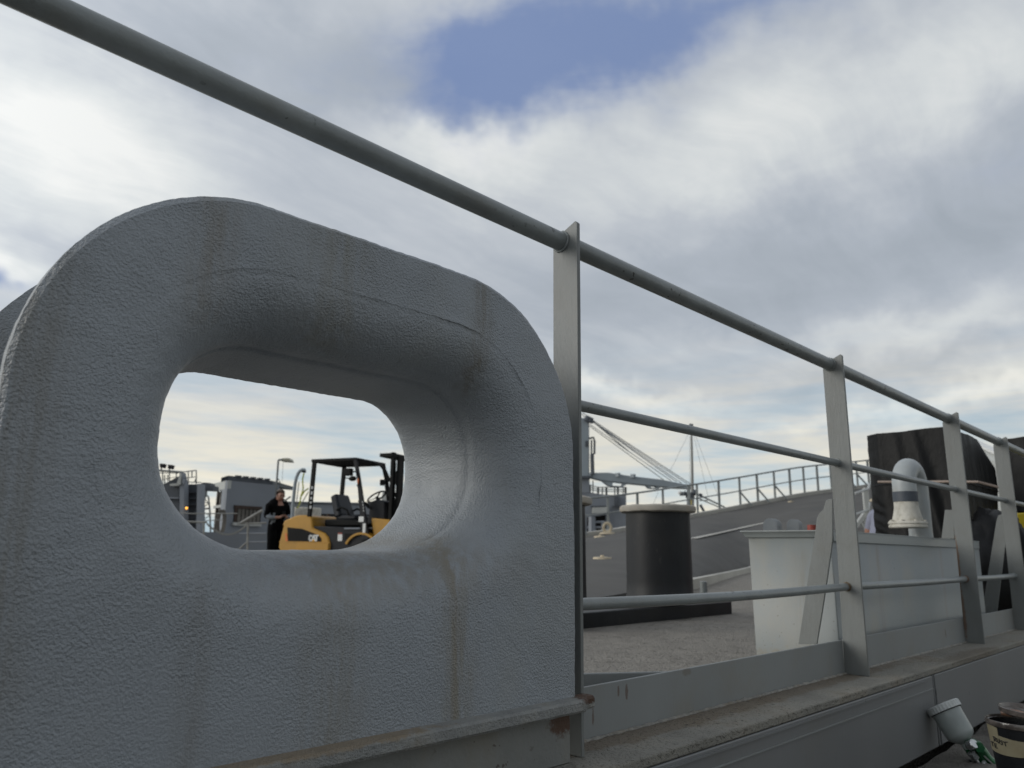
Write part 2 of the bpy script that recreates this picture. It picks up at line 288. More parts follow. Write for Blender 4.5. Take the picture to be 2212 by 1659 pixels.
# ---------------------------------------------------------------- mesh helpers
class MB:
    def __init__(s): s.v = []; s.f = []; s.mi = []
    def add(s, vs, fs, T=None, mi=0):
        o = len(s.v); s.v += [(T @ Vector(p)) if T else Vector(p) for p in vs]
        s.f += [tuple(i+o for i in q) for q in fs]; s.mi += [mi]*len(fs); return s
    def box(s, c, d, T=None, rz=0, mi=0):
        x, y, z = [k/2 for k in d]; c = Vector(c); Rm = Matrix.Rotation(rz, 3, 'Z')
        vs = [c+Rm @ Vector((a*x, b*y, e*z)) for a in (-1, 1) for b in (-1, 1) for e in (-1, 1)]
        return s.add(vs, [(0, 1, 3, 2), (4, 6, 7, 5), (0, 4, 5, 1), (2, 3, 7, 6), (0, 2, 6, 4), (1, 5, 7, 3)], T, mi)
    def bar(s, a, b, w_, h, up=(0, 0, 1), w2=None, h2=None, mi=0, T=None):
        a = Vector(a); b = Vector(b); d = (b-a).normalized(); up = Vector(up)
        r = d.cross(up)
        if r.length < 1e-4: r = d.cross(Vector((1, 0, 0)))
        r.normalize(); u = r.cross(d); vs = []
        for p, ww, hh_ in ((a, w_, h), (b, w2 or w_, h2 or h)):
            for i, j in ((-1, -1), (1, -1), (1, 1), (-1, 1)): vs.append(p+r*(i*ww/2)+u*(j*hh_/2))
        return s.add(vs, [(0, 3, 2, 1), (4, 5, 6, 7), (0, 1, 5, 4), (1, 2, 6, 5), (2, 3, 7, 6), (3, 0, 4, 7)], T, mi)
    def tube(s, pts, r, n=12, cap=True, mi=0, T=None):
        pts = [Vector(p) for p in pts]; rs = r if isinstance(r, (list, tuple)) else [r]*len(pts)
        vs = []; fs = []; prev = None
        for i, p in enumerate(pts):
            d = (pts[min(i+1, len(pts)-1)]-pts[max(i-1, 0)]).normalized()
            if prev is None:
                a = Vector((0, 0, 1)) if abs(d.z) < .9 else Vector((1, 0, 0)); u = d.cross(a).normalized()
            else:
                u = (prev-d*prev.dot(d)).normalized()
            prev = u; v_ = d.cross(u)
            for j in range(n):
                t_ = 2*math.pi*j/n; vs.append(p+(u*math.cos(t_)+v_*math.sin(t_))*rs[i])
        for i in range(len(pts)-1):
            for j in range(n):
                a = i*n+j; b = i*n+(j+1) % n; fs.append((a, b, b+n, a+n))
        if cap: fs.append(tuple(reversed(range(n)))); fs.append(tuple(range((len(pts)-1)*n, len(pts)*n)))
        return s.add(vs, fs, T, mi)
    def lathe(s, prof, n=48, T=None, mi=0, a0=0, a1=2*math.pi):
        closed = abs(a1-a0-2*math.pi) < 1e-6; m_ = n if closed else n+1
        vs = [(r*math.cos(a0+(a1-a0)*j/n), r*math.sin(a0+(a1-a0)*j/n), z) for r, z in prof for j in range(m_)]
        fs = []
        for i in range(len(prof)-1):
            for j in range(n):
                b = (j+1) % m_ if closed else j+1
                fs.append((i*m_+j, i*m_+b, (i+1)*m_+b, (i+1)*m_+j))
        return s.add(vs, fs, T, mi)
    def prism(s, poly, a, b, axis='y', T=None, mi=0):
        """poly = 2D outline; extruded from a to b along axis"""
        def put(p, t_): return {'y': (p[0], t_, p[1]), 'x': (t_, p[0], p[1]), 'z': (p[0], p[1], t_)}[axis]
        n = len(poly); vs = [put(p, a) for p in poly]+[put(p, b) for p in poly]
        fs = [tuple(range(n)), tuple(reversed(range(n, 2*n)))]+[(i, i+n, (i+1) % n+n, (i+1) % n) for i in range(n)]
        return s.add(vs, fs, T, mi)
    def ellip(s, c, r, nu=16, nv=10, T=None, mi=0):
        c = Vector(c); vs = []; fs = []
        for i in range(nv+1):
            ph = math.pi*i/nv
            for j in range(nu):
                th = 2*math.pi*j/nu
                vs.append(c+Vector((r[0]*math.sin(ph)*math.cos(th), r[1]*math.sin(ph)*math.sin(th), r[2]*math.cos(ph))))
        for i in range(nv):
            for j in range(nu): fs.append((i*nu+j, (i+1)*nu+j, (i+1)*nu+(j+1) % nu, i*nu+(j+1) % nu))
        return s.add(vs, fs, T, mi)
    def build(s, name, m, parent=None, world=True, bevel=0, smooth=35, sub=0, label=None, disp=0):
        me = bpy.data.meshes.new(name)
        inv = parent_world(parent).inverted() if (parent and world) else Matrix()
        me.from_pydata([tuple(inv @ p) for p in s.v], [], s.f)
        for mm in (m if isinstance(m, list) else [m]): me.materials.append(mm)
        if isinstance(m, list): me.polygons.foreach_set('material_index', s.mi)
        bm = bmesh.new(); bm.from_mesh(me); bmesh.ops.remove_doubles(bm, verts=bm.verts, dist=1e-6)
        bmesh.ops.recalc_face_normals(bm, faces=bm.faces); bm.to_mesh(me); bm.free()
        if smooth:
            me.shade_smooth(); me.set_sharp_from_angle(angle=R_(smooth))
        o = bpy.data.objects.new(name, me); COL.objects.link(o); o.parent = parent
        if bevel:
            bv = o.modifiers.new('bevel', 'BEVEL'); bv.width = bevel; bv.segments = 2; bv.limit_method = 'ANGLE'; bv.angle_limit = R_(40)
            bv.harden_normals = False
        if label: o['label'] = label
        return o

def slab(mb, pts, depth, direction=F0):
    """polygon given as 3D points, given thickness away from the viewer"""
    n = len(pts); d = direction*depth
    mb.add([Vector(p) for p in pts]+[Vector(p)+d for p in pts], [tuple(range(n)), tuple(reversed(range(n, 2*n)))]+[(i, i+n, (i+1) % n+n, (i+1) % n) for i in range(n)])

def parent_world(o):
    m = Matrix()
    while o: m = o.matrix_basis @ m; o = o.parent
    return m
def thing(name, label, cat, loc=(0, 0, 0), rz=0, group=None):
    o = bpy.data.objects.new(name, None); COL.objects.link(o); o.empty_display_size = .1
    o.location = loc; o.rotation_euler = (0, 0, rz); o['label'] = label; o['category'] = cat
    o.matrix_basis = Matrix.Translation(Vector(loc)) @ Matrix.Rotation(rz, 4, 'Z')
    if group: o['group'] = group
    return o
def tag(o, label, cat, group=None):
    o['label'] = label; o['category'] = cat
    if group: o['group'] = group
    return o
def struct(o): o['kind'] = 'structure'; return o

DECK = -.41
# ================================================================ setting
mb = MB(); mb.box((200, 300, -9.5), (6000, 6000, 1)); struct(mb.build('water', M['water'], smooth=0))
mb = MB(); mb.box((21, 30, DECK-3.6), (110, 57.8, 7.2)); struct(mb.build('deck', M['deck'], smooth=0))
mb = MB(); mb.box((2, -5.06, -3.684), (40, 11.9, 6.02)); struct(mb.build('quay', M['concrete'], smooth=0))

# sloping vehicle ramp with a cambered far edge
near = [PZ(900, 1312, -.31), PZ(1268, 1294, -.31), PZ(1500, 1250, -.31), PZ(1620, 1225, -.30), Q(1750, 1192, 16.8), Q(1880, 1152, 19), Q(2100, 1096, 25)]
far = [Q(900, 1180, 23), Q(1269, 1159, 25), Q(1495, 1118, 29), Q(1600, 1098, 30.5), Q(1738, 1071, 32.5), Q(1893, 1050, 35), Q(2100, 1015, 40)]
def poly_at(pl_, t_):
    x = t_*(len(pl_)-1); i = min(int(x), len(pl_)-2); a = x-i
    p0 = pl_[max(i-1, 0)]; p1 = pl_[i]; p2 = pl_[i+1]; p3 = pl_[min(i+2, len(pl_)-1)]
    return .5*((2*p1)+(p2-p0)*a+(2*p0-5*p1+4*p2-p3)*a*a+(3*p1-p0-3*p2+p3)*a**3)
def ramp_pt(u, v): return poly_at(near, u).lerp(poly_at(far, u), v)
NU, NV = 60, 24
rv = [ramp_pt(i/NU, j/NV) for i in range(NU+1) for j in range(NV+1)]
rf = [(i*(NV+1)+j, (i+1)*(NV+1)+j, (i+1)*(NV+1)+j+1, i*(NV+1)+j+1) for i in range(NU) for j in range(NV)]
mb = MB(); mb.add(rv, rf)
# closed underneath: a real raised slab
for edge in ([i*(NV+1) for i in range(NU+1)], [i*(NV+1)+NV for i in range(NU+1)], list(range(NV+1)), [NU*(NV+1)+j for j in range(NV+1)]):
    e = [rv[k] for k in edge]; n = len(e)
    mb.add(e+[Vector((p.x, p.y, DECK-.3)) for p in e], [(k, k+1, k+1+n, k+n) for k in range(n-1)])
ramp = struct(mb.build('ramp', M['ramp'], smooth=60))
ramp_bvh = BVHTree.FromPolygons(rv, rf)
def on_ramp(x, y, lift=.01):
    d = ray(x, y).normalized(); h = ramp_bvh.ray_cast(Vector((0, 0, 0)), d)
    return (h[0] if h[0] else d*25)+Vector((0, 0, lift))
def strip_on(pts, w_, name, m, h=.012, widths=None):
    mb = MB(); vs = []
    for i, p in enumerate(pts):
        d = (pts[min(i+1, len(pts)-1)]-pts[max(i-1, 0)]); d.z = 0; d.normalize(); r = Vector((-d.y, d.x, 0)); ww = widths[i] if widths else w_
        vs += [p-r*ww/2+Vector((0, 0, h)), p+r*ww/2+Vector((0, 0, h)), p+r*ww/2-Vector((0, 0, h)), p-r*ww/2-Vector((0, 0, h))]
    fs = [(0, 1, 2, 3)]
    for i in range(len(pts)-1):
        for j in range(4): a = 4*i+j; b = 4*i+(j+1) % 4; fs.append((a, b, b+4, a+4))
    n = len(pts)-1; fs.append((4*n+3, 4*n+2, 4*n+1, 4*n))
    mb.add(vs, fs); return mb.build(name, m, smooth=0)
struct(strip_on([on_ramp(1497+165*i/60, 1164-36.5*i/60, .010) for i in range(61)], .16, 'lane_line', M['white_line'], .004))
struct(strip_on([ramp_pt(u/40, 1)+Vector((0, 0, .05)) for u in range(41)], .3, 'ramp_edge_kerb', M['edge_white'], .09))
struct(strip_on([ramp_pt(.28+.38*u/20, 0)+Vector((.0, 0, -.09)) for u in range(21)], .14, 'ramp_near_kerb', M['edge_white'], .10))

# ================================================================ foreground: fairlead
fl = thing('mooring_fairlead', 'huge grey rough cast fairlead with rounded oblong hole, under the near rail', 'fairlead', CO)
CC = (.6860, .1425)
def sdf_rr(px, pz, cx, cz, hw, hh, r):
    qx = abs(px-cx)-hw+r; qz = abs(pz-cz)-hh+r
    return math.hypot(max(qx, 0), max(qz, 0))+min(max(qx, qz), 0)-r
def radial(th, fn):
    lo, hi = 0.0, 1.5
    for _ in range(34):
        md = (lo+hi)/2
        if fn(CC[0]+md*math.cos(th), CC[1]+md*math.sin(th)) < 0: lo = md
        else: hi = md
    return lo
def outer_fn(R, inset=0):
    def fn(x, z):
        hw, hh = .4985-inset, .3885-inset
        r = R if z > .1085 else .004
        return sdf_rr(x, z, .6855, .1085, hw, hh, r)
    return fn
def hole_fn(s_):
    def fn(x, z):
        if z >= CC[1]: return sdf_rr(x, z, CC[0], CC[1], .2890+s_, .1475+s_, .132+s_*.95)
        rx = (.195 if x > CC[0] else .160)+s_; dx = max(abs(x-CC[0])-(.2890+s_-rx), 0)/rx
        return math.hypot(dx, (z-CC[1])/(.1475+s_))-1     # lower corners are rounder
    return fn
NTH = 640
ths = [2*math.pi*i/NTH for i in range(NTH)]
for cx_, cz_ in ((.187, -.28), (1.184, -.28)):
    a = math.atan2(cz_-CC[1], cx_-CC[0]) % (2*math.pi); ths[min(range(NTH), key=lambda i: abs(ths[i]-a))] = a
loops = []       # (radius function, y)
oR = [radial(t_, outer_fn(.31)) for t_ in ths]; oR2 = [radial(t_, outer_fn(.31, .006)) for t_ in ths]
LW, LD = .098, .115
cR = [radial(t_, hole_fn(LW)) for t_ in ths]
rings = [(oR, 1.022), (oR, 1.006), (oR2, 1.0)]
for k in range(1, 10): rings.append(([a*(1-k/10)+b*(k/10) for a, b in zip(oR2, cR)], 1.0+.0004*(k/10)**3))
gv = [.35+.65*max(0, min(1, .5+noise.noise(Vector((math.cos(t_)*2.1, math.sin(t_)*2.1, 4)))*1.6)) for t_ in ths]
def ring_y(s_, y0_, dy):    # a ring whose depth wanders round the opening, as hand-ground castings do
    return ([radial(t_, hole_fn(s_)) for t_ in ths], [y0_+dy*g_ for g_ in gv])
def st_(x): x = max(0, min(1, x)); return x*x*(3-2*x)
up = [st_((math.sin(t_)-.15)/.5) for t_ in ths]                       # the outer groove only shows along the top
up2 = [max(st_((math.sin(t_)-.0)/.4), .75*st_((math.cos(t_)-.3)/.4)*st_((math.sin(t_)+.75)/.4)) for t_ in ths]   # inner one: top and right
gA = [a_*b_ for a_, b_ in zip(gv, up)]; gB = [a_*b_ for a_, b_ in zip(gv, up2)]
def ring_s(ss, ys): return ([radial(t_, hole_fn(s_)) for t_, s_ in zip(ths, ss)], ys)
one = [1.0]*len(ths)
rings.append(ring_s([LW+.012]*len(ths), [1.0004 for g_ in gA])); rings.append(ring_s([LW+.006]*len(ths), [1.0008+.0013*g_ for g_ in gA])); rings.append(ring_s([LW]*len(ths), [1.0012]*len(ths)))
NL = 22
for k in range(1, NL+1):
    ss = []; ys = []
    for g_ in up2:
        e_ = .84*g_+.955*(1-g_); base = .010*g_; ph = (math.pi/2)*(.04+e_*k/NL)
        ss.append(base+(LW-base)*(1-math.sin(ph))/(1-math.sin((math.pi/2)*.04))); ys.append(1.0012+(.098*g_+.106*(1-g_))*(1-math.cos(ph)))
    rings.append(ring_s(ss, ys))
rings.append(ring_s([.0125*g_+.0002 for g_ in up2], [1.109-.013*g_ for g_ in up2]))
rings.append(ring_s([.0120*g_+.0001 for g_ in up2], [1.111-.0086*g_ for g_ in up2]))
rings.append(ring_s([.0085*g_ for g_ in up2], [1.114-.006*g_ for g_ in up2]))
for k in range(1, 9): rings.append(ring_s([.0085*g_*(1-k/8) for g_ in up2], [(1.114-.006*g_)*(1-k/8)+1.268*k/8 for g_ in up2]))
tr = rings[-1][0]
for k in range(1, 13):
    ph = (math.pi/2)*k/12
    rings.append(([radial(t_, hole_fn(LW*(1-math.cos(ph)))) for t_ in ths], 1.268+.080*math.sin(ph)))
rR = [radial(t_, outer_fn(.30, .004)) for t_ in ths]
bR = [radial(t_, outer_fn(.29, .045)) for t_ in ths]
rings += [(rings[-1][0], 1.36), (rR, 1.40), (rR, 1.355), (bR, 1.34), (bR, 1.04)]
vs = []
for rr, y in rings:
    for k_, (t_, r) in enumerate(zip(ths, rr)):
        p = Vector((CC[0]+r*math.cos(t_), y[k_] if isinstance(y, list) else y, CC[1]+r*math.sin(t_)))
        vs.append(p)
nr = len(rings); fs = []
for i in range(nr):
    for j in range(NTH):
        i2 = (i+1) % nr; j2 = (j+1) % NTH; fs.append((i*NTH+j, i*NTH+j2, i2*NTH+j2, i2*NTH+j))
mb = MB(); mb.add(vs, fs)
cast = mb.build('casting', M['cast'], fl, smooth=30)
for v_ in cast.data.vertices:     # hand-cast unevenness
    p = v_.co; d = noise.noise(p*7)*.0025+noise.noise(p*45)*.0007+noise.noise(p*120)*.0007
    v_.co = p+v_.normal*d
mb = MB()
fx0, fx1 = .10, 1.218
n = 60; vs = []
for i in range(n+1):
    x = fx0+(fx1-fx0)*i/n; jz = noise.noise(Vector((x*30, 2, 0)))*.0016; taper = 1 if i < n-1 else .55
    yo = .966+noise.noise(Vector((x*24, 7, 0)))*.0018+(0 if i < n-1 else .012)
    yo += .006
    for (y, z) in ((1.012, -.2715), (.994, -.2717), (yo+.004, -.273+jz), (yo, -.277), (yo, -.291), (yo+.004, -.2955+jz), (1.012, -.297)):
        vs.append((x, y, z))
fs = [tuple(range(7)), tuple(reversed(range(n*7, n*7+7)))]
for i in range(n):
    for j in range(7): fs.append((i*7+j, i*7+(j+1) % 7, (i+1)*7+(j+1) % 7, (i+1)*7+j))
mb.add(vs, fs); mb.build('bottom_flange', M['flange'], fl, smooth=35, label='rough weathered lip with a rusty right end')
mb = MB(); mb.box(((.02+1.177)/2, 1.018, -.343), (1.157, .014, .093)); mb.build('support_plate', M['support'], fl, bevel=.002)

# ================================================================ deck edge coaming
co = thing('deck_edge_coaming', 'grey raised deck edge with gritty brown top ledge under the guard rail', 'coaming', (1.0, .94, -.645))
mb = MB(); mb.box((8.9, 1.13, -.4008), (20.2, .38, .0216)); mb.build('ledge', M['ledge'], co, bevel=.004)
mb = MB()
mb.box((.92, .945, -.527), (4.2-.0, .012, .229)); mb.build('side_plate', M['side'], co, bevel=.003)
mb = MB(); mb.box((11.0, .9455, -.527), (15.94, .012, .229)); mb.build('side_plate', M['side'], co, bevel=.003, label='farther side plate past the vertical seam')
mb = MB(); mb.bar((-1.1, .9365, -.425), (2.95, .9365, -.421), .004, .004); mb.build('edge_bead', M['side'], co)
mb = MB(); mb.box((.92, .9375, -.4535), (4.18, .004, .003)); mb.build('edge_bead', M['toe'], co)
for xs in (3.035,):
    mb = MB(); mb.tube([(xs, .9375, -.412), (xs+.012, .9375, -.64)] if xs < 3.1 else [(xs-.02, 1.0, -.3885), (xs, .9385, -.3885), (xs, .9378, -.415), (xs+.01, .9378, -.52)], .0022, 6); mb.build('seam_weld', M['side'], co)
posts_x = [-.9, 1.225, 2.675, 4.03, 4.93, 6.2]
bays = [(1.231, 2.669), (2.681, 4.024), (4.036, 4.924), (4.936, 6.19)]
for i, (a, b) in enumerate(bays):
    mb = MB(); mb.box(((a+b)/2, 1.1, -.3365), (b-a, .008, .107)); mb.build('toe_plate', M['toe'], co, bevel=.0015)
    mb = MB(); pts = []; rs = []; nn = int((b-a)/.012)
    for k in range(nn+1):
        x = a+(b-a)*k/nn; pts.append((x, 1.0935+noise.noise(Vector((x*40, i, 0)))*.002, -.3885+noise.noise(Vector((x*60, i, 5)))*.001)); rs.append(.0036+.0006*math.sin(x*420)+noise.noise(Vector((x*55, 1, i)))*.0026)
    mb.tube(pts, [q*1.25 for q in rs], 8); mb.build('weld_bead', M['weld'], co)

cb = MB(); a = PZ(1442, 1450, -.288); b = PZ(1000, 1460, -.288)
cb.bar((a.x, a.y, -.349), (b.x, b.y, -.349), .010, .122); tag(cb.build('spill_coaming', M['toe'], bevel=.003), 'low bare grey strip standing on deck behind the nearest toe plate', 'coaming')

# ================================================================ guard rail
gr = thing('guard_rail', 'grey pipe guard rail on tapered flat bar posts along the deck edge', 'railing', (1.225, 1.055, -.39))
GO = Vector((0, 0, 0))
def zt(x): return .703-.0165*x
def zm(x): return .321-.0055*x
def post(x, m, skew=0, braces=None):
    ztop = {1.225: .721, 2.675: .690, 4.03: .664, 4.93: .645}.get(x, zt(x)+.03)
    mb = MB(); y0, y1 = 1.020, 1.092
    poly = [(y0, -.39), (y1+.006, -.39), (y1, .0), (y1, ztop-.045), (y1-.016, ztop-.022), (y0+.006, ztop), (y0, ztop-.006)]
    mb.prism(poly, x-.005, x+.005, 'x')
    o = mb.build('post', m, gr, bevel=.0015)
    return o
pw = []
for i, x in enumerate(posts_x):
    o = post(x, M['post_rust'] if i == 3 else M['post'])
    if i == 3: o['label'] = 'post with rust runs by the locker'
    pw.append(o)
def brace(x, left, right, parent, m, px=1769.6, py=849.4, s_=.288):
    L = [PX(px+a*s_, py+b*s_, x) for a, b in left]; Rr = [PX(px+a*s_, py+b*s_, x) for a, b in right]
    poly = [(p.y, p.z) for p in L]+[(p.y, p.z) for p in reversed(Rr)]
    mb = MB(); mb.prism(poly, x-.0045, x+.0045, 'x'); mb.build('brace', m, parent, bevel=.001)
brace(2.681, [(1385, 492), (1345, 494), (1318, 510), (1305, 550), (1290, 600), (1250, 640), (1225, 690), (1215, 790), (1200, 900), (1150, 1200), (1085, 1659), (1040, 1960)],
      [(1385, 880), (1378, 960), (1330, 1300), (1275, 1659), (1225, 1960)], pw[2], M['post'], 1504, 973, .2133)
brace(4.036, [(1005, 875), (945, 875), (918, 1092)], [(1018, 1092)], pw[3], M['post_rust'])
brace(4.936, [(1385, 905), (1345, 915), (1330, 960), (1265, 1370), (1225, 1625), (1200, 1780)], [(1398, 1130), (1340, 1600), (1310, 1780)], pw[4], M['post'])
spans = [(-2.5, -.905), (-.895, 1.220), (1.230, 2.670), (2.680, 4.025), (4.035, 4.925), (4.935, 6.195), (6.205, 9)]
for i, (a, b) in enumerate(spans):
    mb = MB(); mb.tube([(a+(b-a)*k/6, 1.068, zt(a+(b-a)*k/6)-.004*0) for k in range(7)], .0212, 32); mb.build('top_rail', M['rail'], gr)
    for x, sg_ in ((a, 1), (b, -1)):
        if -1 < x < 6: 
            mb = MB(); pts_ = [(x+sg_*.0015, 1.068+.0222*math.cos(q*math.pi/20), zt(x)+.0222*math.sin(q*math.pi/20)) for q in range(41)]; mb.tube(pts_, [.0030+noise.noise(Vector((q*.7, x, 2)))*.0018 for q in range(41)], 8, cap=False); mb.build('weld_ring', M['rail'], gr)
    if i >= 2:
        mb = MB(); mb.tube([(a+(b-a)*k/6, 1.068, zm(a+(b-a)*k/6)) for k in range(7)], .0125, 20); mb.build('middle_rail', M['rail'], gr)
        for x_, h_ in ((a, zm(a)), (b, zm(b)), (a, -.11), (b, -.11)):
            if x_ < 6: wb = MB(); wb.tube([(x_+(.0015 if x_ == a else -.0015), 1.068+.0135*math.cos(q*math.pi/12), h_+.0135*math.sin(q*math.pi/12)) for q in range(25)], [.0022+noise.noise(Vector((q*.8, x_, h_)))*.0014 for q in range(25)], 6, cap=False); wb.build('weld_ring', M['rail'], gr)
        mb = MB(); sag = .006 if i == 2 else .002
        mb.tube([(a+(b-a)*k/12, 1.068, -.110-sag*math.sin(math.pi*k/12)) for k in range(13)], .0130, 20); mb.build('bottom_rail', M['rail'], gr)

# ================================================================ bollards
def bollard():
    t_ = thing('twin_bollard', 'black twin mooring bollard with worn pale caps on a low plinth', 'bollard', (3.6, 2.83, DECK))
    fr = PZ(1582, 1326, DECK); zt_ = PY(1582, 1299, fr.y).z
    mb = MB(); mb.box(((2.35+fr.x)/2, fr.y+.40, (DECK-.004+zt_)/2), (fr.x-2.35, .80, zt_-DECK+.004)); mb.build('plinth', M['bollard'], t_, bevel=.006)
    xb_ = PY(1423, 1200, 2.86).x
    for cx_, sc_ in ((3.15, 1), (xb_, 1)):
        T = Matrix.Translation((cx_, 2.86, DECK+.126))
        mb = MB(); mb.lathe([(.216, 0), (.209, .012), (.207, .1), (.205, .40), (.204, .53), (.0, .53)], 64, T); p = mb.build('post', M['bollard'], t_)
        mb = MB(); mb.lathe([(0, .526), (.230, .526), (.241, .532), (.245, .545), (.243, .562), (.231, .571), (0, .573)], 64, T); c = mb.build('cap', M['bollard_cap'], p)
        for v_ in c.data.vertices: v_.co += Vector((noise.noise(v_.co*14), noise.noise(v_.co*14+Vector((5, 0, 0))), noise.noise(v_.co*20)))*.0035
bollard()
stub = Q(1520, 1275, 5.6); stub.z = DECK
mb = MB(); T = Matrix.Translation(stub); mb.lathe([(.0, 0), (.045, 0), (.045, .012), (.026, .014), (.026, .20), (.020, .205), (0, .205)], 24, T)
tag(mb.build('pipe_stub', M['rail']), 'short upright grey pipe stub just right of the bollard', 'pipe')

# ================================================================ steel locker behind the rail
lk = thing('deck_locker', 'long pale grey steel locker with flared rim behind the second rail post', 'locker', (2.74, 1.16, DECK))
tl = PY(1852, 1152, 1.165).z; tr_ = PY(2125, 1172, 1.165).z
x0, x1, y0, y1 = 2.80, 4.70, 1.165, PX(1616, 1160, 2.80).y
mb = MB()
vs = [(x0+.012, y0, DECK), (x1-.02, y0, DECK), (x1-.02, y1, DECK), (x0+.012, y1, DECK), (x0, y0-.0, tl), (x1, y0, tr_), (x1, y1, tr_), (x0, y1, tl)]
mb.add(vs, [(0, 1, 5, 4), (1, 2, 6, 5), (2, 3, 7, 6), (3, 0, 4, 7), (0, 3, 2, 1)])
o = mb.build('shell', M['bin_light'], lk, bevel=.004)
sd_ = o.modifiers.new('thick', 'SOLIDIFY'); sd_.thickness = .006; sd_.offset = -1
mb = MB()     # rim: folded, flared at the left end
prof = [(0, -.022), (-.007, -.018), (-.012, -.004), (-.019, .002), (-.019, .006), (-.010, .005), (-.002, .0)]
def rim_ring(px, py, nx, ny, z, k=1): return [(px+nx*(-a)*k, py+ny*(-a)*k, z+b) for a, b in prof]
path = [(x1, y1, 0, 0, tr_), (x0, y1, -1.6, 0.9, tl), (x0, y0-.0, -1, -.1, tl), (x0+.05, y0, -.0, -.25, tl), (x1, y0, 0, -.25, tr_)]
ringsr = [rim_ring(*q) for q in path]; vs = [p for r in ringsr for p in r]; fs = []
for i in range(len(path)-1):
    for j in range(len(prof)): a = i*7+j; b = i*7+(j+1) % 7; fs.append((a, b, b+7, a+7))
mb.add(vs, fs); mb.build('rim', M['bin_rim'], lk, smooth=40)
mb = MB(); mb.add([(x0+.02, y0-.004, tl-.034), (x1-.01, y0-.004, tr_-.034), (x1-.01, y0-.004, tr_), (x0+.02, y0-.004, tl), (x0+.02, y0, tl-.034), (x1-.01, y0, tr_-.034), (x1-.01, y0, tr_), (x0+.02, y0, tl)],
    [(0, 1, 2, 3), (7, 6, 5, 4), (0, 4, 5, 1), (3, 2, 6, 7), (0, 3, 7, 4), (1, 5, 6, 2)]); mb.build('folded_edge', M['bin_rim'], lk, bevel=.001)
# items showing over the locker rim
def hose(x0_, x1_, ytop, D_, lab):
    a = Q(x0_, 1150, D_); b = Q(x0_+(x1_-x0_)*.62, 1150, D_); top = Q(x0_+20, ytop, D_); mid = (a+b)/2; r = (b-a).length/2; ux = (b-a).normalized(); ux.z = 0; ux.normalize()
    t_ = thing('ribbed_housing', lab, 'housing', (mid.x, mid.y, DECK), group='ribbed housings standing beyond the locker')
    zc = top.z-r; dv = (R0*.62+F0*.78)
    def arch(rr, off, L):
        pts = [Vector((mid.x, mid.y, DECK))-ux*rr]+[Vector((mid.x, mid.y, zc))+ux*(rr*math.cos(math.pi*(1-k/16)))+Z*(rr*math.sin(math.pi*k/16)) for k in range(17)]+[Vector((mid.x, mid.y, DECK))+ux*rr]
        mb = MB(); slab(mb, [p+dv*off for p in pts], L, dv); return mb
    arch(r, 0, r*2.0).build('shell', M['hose'], t_)
    for k in range(4): arch(r*1.10, r*(.12+.5*k), r*.2).build('rib', M['hose'], t_)
hose(1650, 1697, 1121, 9, 'left one of two arched ribbed grey housings beyond the locker')
hose(1701, 1742, 1123, 9.2, 'right one of two arched ribbed grey housings, beside the red jug')
p = Q(1754, 1150, 5.6); T = Matrix.Translation((p.x, p.y, DECK))
hz = Q(1754, 1134, 5.6).z-DECK
tj = thing('fuel_jug', 'small red jug whose top shows above the locker rim', 'jug', (p.x, p.y, DECK))
mb = MB(); mb.lathe([(0, 0), (.09, 0), (.095, .02), (.095, hz*.6), (.07, hz*.78), (.025, hz*.84), (.025, hz*.9), (0, hz*.9)], 24, T); mb.build('body', M['red'], tj)
mb = MB(); mb.lathe([(.03, hz*.88), (.03, hz), (0, hz)], 20, T); mb.build('cap', M['red'], tj)

# ================================================================ gooseneck vent
def vent():
    base = Vector((4.80, 1.60, DECK)); D_ = (base.xy).length
    def zz(y): return ray(1984, y).z*(4.80/ray(1984, y).x)
    base.y = ray(1984, 1100).y*(4.80/ray(1984, 1100).x)
    t_ = thing('gooseneck_vent', 'grey gooseneck vent pipe with dark band and flared flanged mouth behind the locker', 'vent', base)
    rp = .062; sep_ = .20; zc = zz(993)-rp-sep_/2
    mb = MB(); pts = [(base.x, base.y, DECK), (base.x, base.y, zc-.1)]
    for k in range(21):
        th = math.pi*k/20; pts.append((base.x-sep_/2+sep_/2*math.cos(th), base.y, zc+sep_/2*math.sin(th)*1.0))
    zm_ = zc-.035; pts.append((base.x-sep_, base.y, zm_)); mb.tube(pts, rp, 32, cap=False); mb.build('pipe', M['vent'], t_)
    T = Matrix.Translation((base.x-sep_, base.y, zm_))
    mb = MB(); mb.lathe([(.058, .002), (.0645, .0), (.0645, -.055), (.058, -.057)], 32, T); mb.build('band', M['vent_dark'], t_)
    mb = MB(); mb.lathe([(.062, -.055), (.063, -.09), (.070, -.125), (.077, -.15), (.078, -.165), (.06, -.165)], 32, T); mb.build('bell_mouth', M['vent_cream'], t_)
    mb = MB(); mb.lathe([(.05, -.163), (.096, -.163), (.099, -.168), (.099, -.176), (.094, -.179), (.094, -.182), (.099, -.186), (.099, -.194), (.095, -.199), (.05, -.199)], 40, T); fl_ = mb.build('flange', M['vent_cream'], t_)
    for k in range(8):
        a = k*math.pi/4; mb = MB(); mb.lathe([(0, -.155), (.008, -.155), (.008, -.163)], 6, T @ Matrix.Translation((.088*math.cos(a), .088*math.sin(a), 0))); mb.build('bolt', M['vent_cream'], fl_)
vent()

